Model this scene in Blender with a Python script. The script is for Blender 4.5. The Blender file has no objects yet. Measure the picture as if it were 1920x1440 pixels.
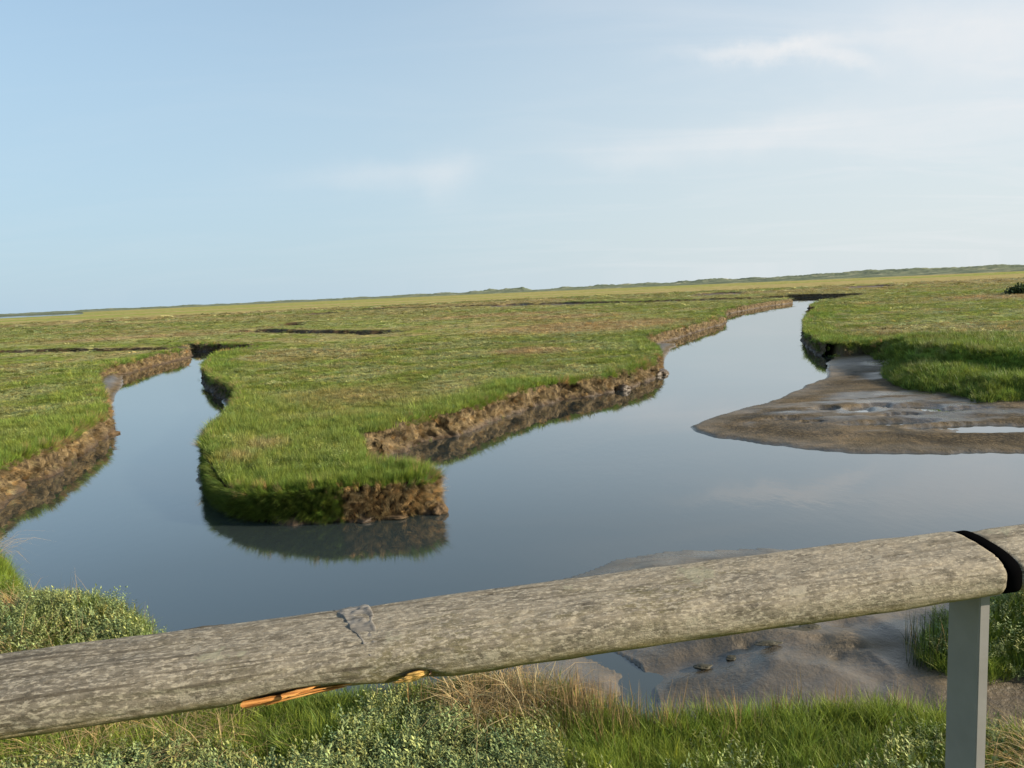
import bpy, math, random
import numpy as np
from mathutils import Matrix, Vector
R = math.radians
random.seed(7)
rng = np.random.default_rng(11)
SUN_AZ, SUN_EL = R(98), R(21)                       # from straight ahead, clockwise
S = bpy.context.scene
COL = S.collection

# ------------------------------------------------------------------ camera
HW = 3.2                      # eye height above the creek
TOP = 0.52                    # marsh surface above the creek
F = 1440.0
PITCH, ROLL = R(6.87), R(2.6)
cam_d = bpy.data.cameras.new('camera'); cam = bpy.data.objects.new('camera', cam_d); COL.objects.link(cam)
cam_d.sensor_width = 36; cam_d.lens = F/1920*36; cam_d.clip_start = 0.05; cam_d.clip_end = 20000
CM = Matrix.Rotation(R(90)-PITCH, 3, 'X') @ Matrix.Rotation(-ROLL, 3, 'Z')
cam.matrix_world = Matrix.Translation((0, 0, HW)) @ CM.to_4x4()
S.camera = cam

def ray(px, py):
    return CM @ Vector(((px-960)/F, -(py-720)/F, -1))
def at(px, py, z=0.0):
    """ground point at height z seen from the bridge in that direction"""
    d = ray(px, py)
    t = (z-HW)/d.z
    return (d.x*t, d.y*t)
def at_y(px, py, Y):
    d = ray(px, py); t = Y/d.y
    return Vector((d.x*t, Y, HW+d.z*t))

# ------------------------------------------------------------------ noise
def _h(ix, iy, iz, seed):
    with np.errstate(over='ignore'):
        h = (ix.astype(np.int64)*374761393 + iy.astype(np.int64)*668265263 + iz.astype(np.int64)*2147483647*3 + seed*974711)
        h = (h ^ (h >> 13))*1274126177
        h = h & 0xFFFFFFFF
        h = ((h ^ (h >> 16))*2246822519) & 0xFFFFFFFF
        h = h ^ (h >> 15)
    return (h & 0xFFFFFF).astype(np.float32)/np.float32(0xFFFFFF)
def noise2(x, y, seed=0):
    x = np.asarray(x, dtype=np.float64); y = np.asarray(y, dtype=np.float64)
    ix = np.floor(x); iy = np.floor(y); fx = x-ix; fy = y-iy
    fx = fx*fx*(3-2*fx); fy = fy*fy*(3-2*fy); z = np.zeros_like(ix)
    a = _h(ix, iy, z, seed); b = _h(ix+1, iy, z, seed); c = _h(ix, iy+1, z, seed); d = _h(ix+1, iy+1, z, seed)
    return (a*(1-fx)+b*fx)*(1-fy)+(c*(1-fx)+d*fx)*fy
def noise3(x, y, zz, seed=0):
    return_ = 0
    iz = np.floor(zz); fz = zz-iz; fz = fz*fz*(3-2*fz)
    ix = np.floor(x); iy = np.floor(y); fx = x-ix; fy = y-iy
    fx = fx*fx*(3-2*fx); fy = fy*fy*(3-2*fy)
    out = 0
    for dz, wz in ((0, 1-fz), (1, fz)):
        a = _h(ix, iy, iz+dz, seed); b = _h(ix+1, iy, iz+dz, seed); c = _h(ix, iy+1, iz+dz, seed); d = _h(ix+1, iy+1, iz+dz, seed)
        out = out + wz*((a*(1-fx)+b*fx)*(1-fy)+(c*(1-fx)+d*fx)*fy)
    return out
def fbm2(x, y, oct=4, seed=0, gain=0.5):
    s = 0; a = 1; t = 0
    for i in range(oct):
        s = s + a*noise2(x*2**i+i*17.3, y*2**i-i*9.1, seed+i); t += a; a *= gain
    return s/t
def fbm3(x, y, z, oct=3, seed=0):
    s = 0; a = 1; t = 0
    for i in range(oct):
        s = s + a*noise3(x*2**i+i*17.3, y*2**i-i*9.1, z*2**i+i*5.7, seed+i); t += a; a *= .5
    return s/t
def sstep(a, b, x):
    t = np.clip((x-a)/(b-a), 0, 1); return t*t*(3-2*t)

# ------------------------------------------------------------------ traced outlines (photo pixel -> point on the ground)
def P(lst, z=0.0): return [at(px, py, z) for px, py in lst]
far_left = [(-60.0, 8.5)]
W_left = P([(-260, 1080), (0, 942), (33, 915), (65, 902), (100, 890), (160, 843), (200, 815), (203, 790), (193, 762), (184, 738), (188, 720), (208, 708), (238, 701), (283, 687),
            (357, 668)])
W_leftend = P([(340, 658), (380, 659), (412, 660), (450, 661.5), (482, 661)])
W_pen = P([(484, 647.5), (462, 651.5), (440, 655.5), (415, 661), (402, 667), (386, 680), (379, 692)], TOP) + P([(384, 714), (402, 735), (440, 757), (448, 785), (440, 806), (415, 830), (392, 862), (388, 895), (403, 925), (432, 958), (480, 973), (560, 978),
           (630, 977), (700, 974), (765, 968), (806, 961), (820, 953)]) + P([(816, 896), (795, 887), (764, 882), (728, 878), (700, 874)], .47) + P([(684, 864), (715, 858), (760, 842), (800, 827), (853, 817), (927, 787), (985, 768), (1040, 753), (1107, 742), (1173, 728),
           (1228, 706), (1237, 690), (1228, 672), (1205, 655), (1240, 642), (1280, 630), (1333, 613), (1357, 606), (1358, 592), (1380, 585), (1447, 573), (1487, 568)])
W_rightend = P([(1476, 558.5), (1530, 557.5), (1580, 557), (1622, 556)])
W_right = P([(1619, 551), (1580, 557), (1547, 562), (1528, 568), (1520, 574)], TOP) + P([(1520, 583), (1533, 588), (1516, 602), (1509, 618), (1510, 637), (1520, 653), (1543, 667), (1567, 671), (1633, 668),
             (1700, 700), (1780, 715), (1870, 725), (1990, 735), (2200, 745)])
W_near = P([(2250, 1420), (1990, 1372), (1920, 1348), (1850, 1335), (1780, 1305), (1700, 1290), (1600, 1290), (1400, 1297), (1330, 1310), (1260, 1312), (1190, 1300), (1130, 1280), (1060, 1258), (960, 1258), (860, 1260), (700, 1276),
            (640, 1282), (560, 1264), (480, 1232), (410, 1212), (362, 1190), (345, 1172), (320, 1152), (225, 1126), (140, 1106), (92, 1098), (76, 1072), (38, 1044), (0, 1012), (-120, 992), (-330, 980)], 0.56)
R_off = [(60.0, 22.0), (60.0, 6.0), (9.0, 4.6)]
L_off = [(-30.0, 8.3), (-60.0, 8.0)]
WATER = far_left + W_left + W_leftend + W_pen + W_rightend + W_right + R_off + W_near + L_off
ISLE = P([(2200, 1310), (1920, 1292), (1830, 1290), (1760, 1270), (1728, 1248), (1730, 1205), (1752, 1175), (1800, 1152), (1920, 1130), (2200, 1090)], 0.1)
LOBE = P([(1660, 716), (1664, 690), (1650, 672), (1690, 665), (2200, 690), (2250, 775), (1990, 763), (1920, 757), (1847, 760), (1780, 744), (1700, 738)])
BAR = P([(1567, 668), (1550, 690), (1547, 708), (1513, 720), (1453, 750), (1390, 767), (1337, 783), (1292, 801), (1300, 809), (1337, 820), (1413, 830), (1493, 840), (1600, 848), (1713, 850), (1920, 850), (2300, 848), (2300, 700), (1700, 640)])
MUDN = P([(1000, 1100), (1060, 1083), (1110, 1066), (1170, 1048), (1250, 1037), (1340, 1032), (1440, 1030), (1600, 1034), (1800, 1044), (2000, 1056), (2400, 1090), (2600, 1400), (1900, 1420), (1300, 1400), (1235, 1300), (1190, 1253), (1123, 1213), (1040, 1165)])
SPIT = P([(1030, 1230), (1075, 1222), (1120, 1250), (1165, 1266), (1172, 1300), (1100, 1340), (900, 1330), (960, 1240)])
LEDGE_A = P([(165, 712), (232, 702), (229, 722), (214, 748), (205, 792), (180, 800), (150, 740)])
LEDGE_B = P([(415, 750), (419, 778), (417, 800), (395, 833), (367, 880), (368, 900), (398, 930), (440, 968), (520, 960), (470, 780), (450, 745)])
LEDGE_C = P([(1190, 655), (1210, 650), (1268, 644), (1255, 662), (1240, 684), (1220, 690)])
LEDGE_D = P([(1535, 588), (1508, 602), (1504, 607), (1530, 612), (1550, 600)])
NEARMUD = P([(332, 1192), (352, 1184), (400, 1178), (480, 1174), (560, 1192), (640, 1260), (560, 1330), (380, 1260)])
CHANNELS = [  # (line, half width m, bed height)
    (P([(350, 652), (280, 655), (150, 656.5), (0, 659), (-320, 675)], TOP), 1.5, .04),
    (P([(470, 619), (560, 621.5), (640, 622.5), (690, 623.5), (714, 624)], TOP), 1.9, .04),
    (P([(700, 621), (703, 626.5)], TOP), 1.0, -.1),
    (P([(546, 604.5), (548, 610)], TOP), 1.25, .04),
    (P([(450, 580.5), (450, 587)], TOP), 3.2, .04),
    (P([(142, 600.5), (142, 605)], TOP), 1.9, .04), (P([(200, 600.5), (200, 604.5)], TOP), 1.3, .04), (P([(600, 585), (600, 589)], TOP), 3.2, .04), (P([(285, 590), (285, 595)], TOP), 3.2, .04), (P([(1345, 548), (1345, 552.5)], TOP), 6., .04),
    (P([(640, 580), (760, 577), (880, 572.5), (935, 571.5), (1000, 569), (1120, 567.5), (1230, 564), (1380, 559.5), (1470, 556)], TOP), 8.5, .04),
    (P([(957, 568.5), (957, 574)], TOP), 3.6, -.3),
    (P([(1630, 534), (1630, 538.5)], TOP), 6., .04),
]
def inside(poly, x, y):
    c = np.zeros(x.shape, bool); n = len(poly)
    for i in range(n):
        x0, y0 = poly[i]; x1, y1 = poly[(i+1) % n]
        if y0 == y1: continue
        m = ((y0 > y) != (y1 > y)) & (x < (x1-x0)*(y-y0)/(y1-y0)+x0)
        c ^= m
    return c
def segdist(poly, x, y, closed=True):
    d = np.full(x.shape, 1e12, np.float32); n = len(poly)
    for i in range(n if closed else n-1):
        x0, y0 = poly[i]; x1, y1 = poly[(i+1) % n]
        dx = x1-x0; dy = y1-y0; L = dx*dx+dy*dy+1e-12
        t = np.clip(((x-x0)*dx+(y-y0)*dy)/L, 0, 1)
        ex = x-x0-t*dx; ey = y-y0-t*dy
        np.minimum(d, ex*ex+ey*ey, out=d)
    return np.sqrt(d)
def sdf(poly, x, y):
    return np.where(inside(poly, x, y), 1, -1)*segdist(poly, x, y)

def smooth(poly, closed=True, step=0.012, it=2):
    """Catmull-Rom resample, spacing proportional to the distance from the bridge"""
    out = []; n = len(poly)
    for i in range(n if closed else n-1):
        p = [np.array(poly[(i+k) % n] if closed else poly[min(max(i+k, 0), n-1)]) for k in (-1, 0, 1, 2)]
        L = np.hypot(*(p[2]-p[1])); r = max(2.0, np.hypot(*p[1]))
        m = int(min(200, max(1, L/(step*r))))
        if L > 25: m = 1
        # centripetal-ish: limit tangents
        t1 = (p[2]-p[0]); t2 = (p[3]-p[1])
        t1 = t1*min(.5, .9*L/(np.hypot(*t1)+1e-9)); t2 = t2*min(.5, .9*L/(np.hypot(*t2)+1e-9))
        if L > 25: t1 = t2 = p[2]-p[1]
        for k in range(m):
            t = k/m
            q = (2*t**3-3*t*t+1)*p[1]+(t**3-2*t*t+t)*t1+(-2*t**3+3*t*t)*p[2]+(t**3-t*t)*t2
            out.append(q)
    if not closed: out.append(np.array(poly[-1]))
    return [tuple(q) for q in out]
WATER_S = smooth(WATER, step=.03)
ISLE = smooth(ISLE, step=.04); LOBE = smooth(LOBE, step=.04); BAR = smooth(BAR, step=.03); MUDN = smooth(MUDN, step=.03)
SPIT = smooth(SPIT, step=.04)
# ---- lookup tables on a polar log grid
TH0, TH1, NT = R(-64), R(64), 640
R0, R1, NR = 1.0, 260.0, 700
gt = np.linspace(TH0, TH1, NT); gr = R0*(R1/R0)**np.linspace(0, 1, NR)
GT, GR = np.meshgrid(gt, gr, indexing='ij')
GX = (GR*np.sin(GT)).astype(np.float32); GY = (GR*np.cos(GT)).astype(np.float32)
jit = .055*GR**.35
GXj = GX+(fbm2(GX*1.3, GY*1.3, 3, 5)-.5)*.28; GYj = GY+(fbm2(GX*1.3+40, GY*1.3, 3, 6)-.5)*.28   # ragged edges
T_land = (-sdf(WATER_S, GX, GY)).astype(np.float32)
T_isle = sdf(ISLE, GXj, GYj).astype(np.float32)
T_lobe = sdf(LOBE, GXj, GYj).astype(np.float32)
T_bar = sdf(BAR, GXj, GYj).astype(np.float32)
T_mudn = np.maximum(sdf(MUDN, GXj, GYj), sdf(SPIT, GXj, GYj)).astype(np.float32)
T_ledge = np.full(GX.shape, -99, np.float32)
for pl in (LEDGE_A, LEDGE_B, LEDGE_C, LEDGE_D, NEARMUD):
    T_ledge = np.maximum(T_ledge, sdf(pl, GXj, GYj))
T_chan = np.full(GX.shape, 99, np.float32); T_bed = np.zeros(GX.shape, np.float32)
for line, hw, bed in CHANNELS:
    d = segdist(smooth(line, False, .05), GX+(GXj-GX)*4, GY+(GYj-GY)*4, False)-hw
    T_bed = np.where(d < T_chan, bed, T_bed); T_chan = np.minimum(T_chan, d)
def look(T, x, y):
    r = np.hypot(x, y); th = np.arctan2(x, y)
    u = np.clip((th-TH0)/(TH1-TH0)*(NT-1), 0, NT-1.001); v = np.clip(np.log(np.maximum(r, R0)/R0)/math.log(R1/R0)*(NR-1), 0, NR-1.001)
    i = u.astype(int); j = v.astype(int); a = u-i; b = v-j
    return (T[i, j]*(1-a)+T[i+1, j]*a)*(1-b)+(T[i, j+1]*(1-a)+T[i+1, j+1]*a)*b

MUDDRAINS = [P([(1400, 1178), (1500, 1184), (1600, 1188), (1660, 1215), (1700, 1262), (1720, 1310)], .1), P([(1180, 1262), (1300, 1235), (1450, 1228), (1560, 1240), (1650, 1275)], .1)]
DENTS = [(at(1540, 1213, .12), .10), (at(1612, 1226, .12), .09), (at(1580, 1178, .12), .12), (at(1570, 1240, .12), .06), (at(1400, 1215, .12), .07)]
PUDDLES = [(at(1487, 789), .45, .13), (at(1520, 796), .22, .07), (at(1665, 797), .75, .16), (at(1800, 802), .75, .14), (at(1715, 767), .5, .22), (at(1790, 771), .6, .16), (at(1550, 770), .2, .16), (at(1612, 772), .22, .26), (at(1905, 806), .9, .26), (at(1690, 783), .3, .08), (at(1640, 765), .3, .12)]
def softness(x, y):
    s = np.zeros(np.shape(x))
    p = at(1760, 690); q = at(2100, 720)
    d = segdist([p, q], np.asarray(x, np.float32), np.asarray(y, np.float32), False)
    return sstep(4.5, 2.5, d)
def top_h(x, y):
    h = TOP + (fbm2(x*.25, y*.25, 3, 21)-.5)*.12 + (fbm2(x*1.1, y*1.1, 3, 22)-.5)*.09 + np.abs(fbm2(x*2.6, y*2.6, 2, 23)-.5)*.14*sstep(90, 40, np.hypot(x, y))
    near = sstep(9, 4, np.hypot(x, y*1.0))
    kx, ky = at(150, 1165, .6)
    return h + near*.06 + .34*softness(x, y) + .16*np.exp(-((x-kx)/.7)**2-((y-ky)/.5)**2) + .22*np.exp(-((x-at(-40, 1060, .7)[0])/1.0)**2-((y-at(-40, 1060, .7)[1])/.8)**2) - .17*np.exp(-(np.hypot(x+4.1, y-11.9)/1.5)**2)
def height(x, y):
    L = look(T_land, x, y); r = np.hypot(x, y)
    near = sstep(10.2, 9.4, y)
    soft = softness(x, y)
    wall = .10 + .0*r
    off = .40*(1-soft)*(1-near)
    h0 = top_h(x, y)
    n1 = fbm2(x*.8, y*.8, 4, 31); n2 = fbm2(x*4, y*4, 3, 33)
    bar = look(T_bar, x, y); mn = look(T_mudn, x, y); lg = look(T_ledge, x, y)
    bed = -.10-.5*sstep(0, -3, np.maximum(np.maximum(bar, mn), np.maximum(lg, L)))
    # mud heights
    hb = .03*sstep(-.05, 1.5, bar)+.055*sstep(0, .14, bar)+(n1-.5)*.09*sstep(.4, 2.2, bar)+(n2-.5)*.014 - .012
    pud = np.zeros_like(hb)
    for (qx, qy), ra, rb_ in PUDDLES:
        pud = np.maximum(pud, np.exp(-(((x-qx)/(ra*1.1))**2+((y-qy)/(rb_*1.25))**2)*1.2)*(.75+.5*fbm2(x*.8+3, y*1.2, 2, 68)))
    hb = hb-.02*sstep(.01, .3, pud)*(bar > .3); sp_ = sstep(.03, .30, pud)*sstep(.25, .6, bar); hb = hb*(1-sp_)-.03*sp_
    hm = .16*sstep(0, 1.3, mn)+.02*sstep(0, .2, mn)+(n1-.5)*.07*sstep(.1, 1., mn)+(n2-.5)*.016 + .008
    hl = .05*sstep(-.02, .08, lg)+.10*sstep(0, .5, lg)+(n2-.5)*.04-.01+.07*sstep(.8, 0, -L)*sstep(0.1, .5, lg)
    dr = np.full(np.shape(x), 9.0, np.float32)
    for ln in MUDDRAINS: dr = np.minimum(dr, segdist(ln, np.asarray(x, np.float32), np.asarray(y, np.float32), False))
    hm = hm-.035*sstep(.26, .03, dr+(n2-.5)*.12)+.012*sstep(.45, .24, dr)
    for (qx, qy), q in DENTS: hm = hm-.035*np.exp(-(((x-qx)/q)**2+((y-qy)/(q*.6))**2))
    m = bed
    m = np.where(bar > -.15, np.maximum(m, np.where(bar > 0, hb, bar*.5-.02)), m)
    m = np.where(mn > -.15, np.maximum(m, np.where(mn > 0, hm, mn*.5-.015)), m)
    m = np.where(lg > -.15, np.maximum(m, np.where(lg > 0, hl, lg*.5-.01)), m)
    ww = .12+soft*.75+near*.25
    k = sstep(0, 1, (L-off+soft*.3)/ww)
    h = m*(1-k)+h0*k
    # grassy slump lobe and the right-hand tussock
    lb = look(T_lobe, x, y); hlob = .34*sstep(-.05, 1.2, lb)+(n1-.5)*.22*sstep(0, .5, lb)+.05*sstep(0, .2, lb)+.06
    h = np.where((lb > 0), np.maximum(h, hlob), h)
    il = look(T_isle, x, y); hil = .55*sstep(-.05, .8, il)+.1*sstep(0, .1, il)+(n1-.5)*.15
    h = np.where((il > 0), np.maximum(h, hil), h)
    c = look(T_chan, x, y); cb = look(T_bed, x, y)
    kc = sstep(0.15+.003*r, -.15-.003*r, c)*(L > -.3)*(r < 258)
    h = h*(1-kc)+np.minimum(h, cb)*kc
    # shore far left: marsh sinks to the tidal flats
    th = np.arctan2(x, y)
    far = sstep(650, 900, r)*sstep(R(-27), R(-31), th)
    return h-far*1.2
def surface(x, y):
    h = height(x, y); L = look(T_land, x, y)
    crown = (L > .07) & (L < .9) & (y > 10.0) & (softness(x, y) < .3) & (look(T_chan, x, y) > .3) & (np.hypot(x, y) < 200)
    return np.where(crown, np.maximum(h, top_h(x, y)+.01), h)
def landmask(x, y):
    L = look(T_land, x, y); soft = softness(x, y); near = sstep(10.2, 9.4, y)
    g = np.maximum(L-.04+soft*.2-near*.06, np.maximum(look(T_lobe, x, y)-.03, look(T_isle, x, y)-.05))
    c = look(T_chan, x, y)
    return np.where(np.hypot(x, y) < 255, np.minimum(g, c+.1), 5.0)

# ------------------------------------------------------------------ vegetation colour field (the plants' own colours)
G_BRIGHT = np.array((.150, .225, .034)); G_MID = np.array((.192, .238, .050)); G_GREY = np.array((.262, .285, .112))
G_TAN = np.array((.41, .32, .165)); G_BROWN = np.array((.27, .205, .095))
DRY = [(P([(990, 660)], TOP)[0], 1.6, 2.0), (P([(1050, 616)], TOP)[0], 6.0, 1.7), (P([(1130, 609)], TOP)[0], 6.0, 1.7), (P([(975, 620)], TOP)[0], 3., 1.2),
       (P([(960, 590)], TOP)[0], 7.0, 1.3), (P([(1060, 594)], TOP)[0], 7., 1.2), (P([(860, 596)], TOP)[0], 6., 1.1),
       (P([(200, 636)], TOP)[0], 6.0, 1.1), (P([(290, 630)], TOP)[0], 6.0, 1.1), (P([(380, 627)], TOP)[0], 5.0, .9), (P([(500, 838)], TOP)[0], .5, .9), (P([(450, 858)], TOP)[0], .4, .7),
       (P([(1890, 556)], TOP)[0], 8.0, 1.2), (P([(660, 745)], TOP)[0], 2.2, .7)]
LIME = [(at(1660, 580, TOP), 5.5), (at(1580, 575, TOP), 5), (at(1850, 545, TOP), 22), (at(1700, 540, TOP), 20)]
def veg(x, y):
    r = np.hypot(x, y); L = look(T_land, x, y)
    n = fbm2(x*.11, y*.11, 4, 51); n2 = fbm2(x*.55+9, y*.55, 4, 52); n3 = fbm2(x*.035+3, y*.035, 4, 53); n4 = fbm2(x*2.2, y*2.2, 3, 54)
    edge = sstep(2.6, .5, L+ (n2-.5)*3.0)*sstep(150, 60, r)
    tip = sstep(6.5, 3.0, np.hypot(x+3.2, y-12.5)+(n2-.5)*4)
    green = np.clip(np.maximum(edge*(.35+.65*sstep(.38, .56, n)), tip*.95), 0, 1)
    grey = sstep(.44, .62, n2)*(1-.8*green)
    dry = (sstep(.52, .70, n+.3*(n2-.5))*.45+.45*sstep(.56, .70, n4))*(1-.85*green)
    bands = sstep(55, 200, r)*sstep(.40, .56, n3+.35*(n-.5))*.80
    far = sstep(240, 520, r)*.35
    nf = fbm2(x*.007+3, y*.017, 4, 55)
    far = sstep(170, 330, r)*(.16+.58*sstep(.42, .58, nf))
    dry = np.clip(np.maximum(np.where(r > 250, 0, dry), np.maximum(np.where(r > 330, 0, bands), far)), 0, .9)
    for (cx, cy), rad, amp in DRY:
        d = np.hypot(x-cx, y-cy)/rad
        dry = np.maximum(dry, np.clip(amp*np.exp(-d**2*1.2)*(.65+1.1*n4), 0, 1)*np.where(amp > 1, 1, .8))
    lime = np.zeros_like(r)
    for (cx, cy), rad in LIME:
        lime = np.maximum(lime, np.exp(-(np.hypot(x-cx, y-cy)/rad)**2)*(.5+n2))
    lime = np.clip(lime*(1-.6*dry), 0, 1)
    soft = np.maximum(softness(x, y), look(T_lobe, x, y) > -.1)
    near = sstep(9.5, 7.5, r)
    return green, grey, dry, lime, np.clip(np.maximum(soft, near*.6), 0, 1), n4, n2
def vegcol(x, y):
    g, gr_, dry, lime, soft, n4, n2 = veg(x, y)
    e = lambda a: a[..., None]
    c = G_MID*(1-e(gr_)*.75)+G_GREY*e(gr_)*.75
    c = c*(.84+.32*e(n4))
    c = c*(1-e(g))+(G_BRIGHT*e(.55+.45*n4)+G_MID*e(.45-.45*n4))*e(g)
    c = c*(1-e(soft*.8))+(G_BRIGHT*.85)*e(soft*.8)
    c = c*(1-e(lime)*.8)+np.array((.20, .255, .045))*e(lime)*.8
    tan = G_TAN*e(n2)+G_BROWN*e(1-n2)
    c = c*(1-e(dry))+tan*e(dry)
    return c

# ------------------------------------------------------------------ materials
def mat(name):
    m = bpy.data.materials.new(name); m.use_nodes = True; nt = m.node_tree
    for n in list(nt.nodes): nt.nodes.remove(n)
    out = nt.nodes.new('ShaderNodeOutputMaterial'); b = nt.nodes.new('ShaderNodeBsdfPrincipled')
    nt.links.new(b.outputs[0], out.inputs[0])
    def N(t, **k):
        n = nt.nodes.new('ShaderNode'+t)
        for a, v in k.items():
            if a.startswith('i_'):
                n.inputs[a[2:].replace('_', ' ')].default_value = v
            else: setattr(n, a, v)
        return n
    return m, nt, b, N, nt.links.new
def ramp(N, stops, interp='LINEAR'):
    r = N('ValToRGB'); cr = r.color_ramp; cr.interpolation = interp
    while len(cr.elements) < len(stops): cr.elements.new(.5)
    for e, (p, c) in zip(cr.elements, stops):
        e.position = p; e.color = (c[0], c[1], c[2], 1) if not isinstance(c, (int, float)) else (c, c, c, 1)
    return r
def mix(N, L, fac, a, b, blend='MIX'):
    m = N('Mix', data_type='RGBA', blend_type=blend)
    for sock, v in ((m.inputs[0], fac), (m.inputs[6], a), (m.inputs[7], b)):
        if hasattr(v, 'is_linked'): L(v, sock)
        elif isinstance(v, (int, float)): sock.default_value = v
        else: sock.default_value = (*v[:3], 1)
    return m.outputs[2]
def math_(N, L, op, a, b=None, clamp=False):
    m = N('Math', operation=op, use_clamp=clamp)
    for i, v in enumerate((a, b)):
        if v is None: continue
        if hasattr(v, 'is_linked'): L(v, m.inputs[i])
        else: m.inputs[i].default_value = v
    return m.outputs[0]

def mat_ground():
    m, nt, b, N, L = mat('marsh_ground')
    col = N('Attribute', attribute_name='tint'); w = N('Attribute', attribute_name='veg')
    geo = N('NewGeometry'); sep = N('SeparateXYZ'); L(geo.outputs['Position'], sep.inputs[0])
    n1 = N('TexNoise', i_Scale=3.0, i_Detail=8.0, i_Roughness=.65); L(geo.outputs['Position'], n1.inputs['Vector'])
    n2 = N('TexNoise', i_Scale=.25, i_Detail=6.0, i_Roughness=.6); L(geo.outputs['Position'], n2.inputs['Vector'])
    n3 = N('TexNoise', i_Scale=22.0, i_Detail=5.0, i_Roughness=.6); L(geo.outputs['Position'], n3.inputs['Vector'])
    gv = mix(N, L, n1.outputs['Fac'], (.55, .55, .55), (1.35, 1.35, 1.35))
    g1 = mix(N, L, 1.0, col.outputs['Color'], gv, 'MULTIPLY')
    # mud: grey brown silt, ochre where it dries
    mr = ramp(N, [(.3, (.072, .058, .036)), (.5, (.108, .084, .050)), (.7, (.15, .112, .064))]); L(n2.outputs['Fac'], mr.inputs[0])
    mr2 = mix(N, L, .5, mr.outputs[0], mix(N, L, n1.outputs['Fac'], (.035, .028, .019), (.180, .142, .085)))
    n5 = N('TexNoise', i_Scale=1.1, i_Detail=7.0, i_Roughness=.68, i_Distortion=.8); L(geo.outputs['Position'], n5.inputs['Vector'])
    m5 = ramp(N, [(.36, (.38, .37, .31)), (.5, (.74, .70, .60)), (.64, (1.12, 1.01, .84))]); L(n5.outputs['Fac'], m5.inputs[0])
    mr2 = mix(N, L, 1.0, mr2, m5.outputs[0], 'MULTIPLY')
    # cracked, pitted silt
    ck = N('Attribute', attribute_name='crack'); vo = N('TexVoronoi', i_Scale=7.0, feature='DISTANCE_TO_EDGE'); L(geo.outputs['Position'], vo.inputs['Vector'])
    vr = ramp(N, [(0.0, (.30, .29, .27)), (.28, (1, 1, 1))]); L(vo.outputs['Distance'], vr.inputs[0])
    vrc = mix(N, L, ck.outputs['Fac'], (1, 1, 1), vr.outputs[0])
    mud = mix(N, L, .8, mr2, vrc, 'MULTIPLY')
    soil = mix(N, L, n1.outputs['Fac'], (.030, .020, .012), (.115, .072, .034))
    bare = N('Attribute', attribute_name='soil')
    mud = mix(N, L, bare.outputs['Fac'], mud, soil)
    wet = N('Attribute', attribute_name='wet')
    wn = math_(N, L, 'ADD', wet.outputs['Fac'], math_(N, L, 'MULTIPLY', math_(N, L, 'SUBTRACT', n2.outputs['Fac'], .5), 1.2), True)
    mud = mix(N, L, wn, mud, mix(N, L, 1.0, mud, (.92, .95, 1.0), 'MULTIPLY'))
    cfin = mix(N, L, w.outputs['Fac'], mud, g1)
    L(cfin, b.inputs['Base Color'])
    rm = N('MapRange'); L(wn, rm.inputs[0]); rm.inputs[3].default_value = .85; rm.inputs[4].default_value = .20
    rr = mix(N, L, w.outputs['Fac'], rm.outputs[0], (.95, .95, .95)); L(rr, b.inputs['Roughness'])
    sp = math_(N, L, 'MULTIPLY', math_(N, L, 'SUBTRACT', 1.0, w.outputs['Fac']), math_(N, L, 'ADD', .15, math_(N, L, 'MULTIPLY', wn, 1.1)))
    L(sp, b.inputs['Specular IOR Level'])
    hgt = math_(N, L, 'ADD', math_(N, L, 'MULTIPLY', n1.outputs['Fac'], .9), math_(N, L, 'ADD', math_(N, L, 'MULTIPLY', n3.outputs['Fac'], .45), math_(N, L, 'MULTIPLY', vrc, .12)))
    bp = N('Bump', i_Distance=.07); L(hgt, bp.inputs['Height']); L(math_(N, L, 'SUBTRACT', .75, math_(N, L, 'MULTIPLY', wn, .50)), bp.inputs['Strength']); L(bp.outputs[0], b.inputs['Normal'])
    return m
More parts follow.
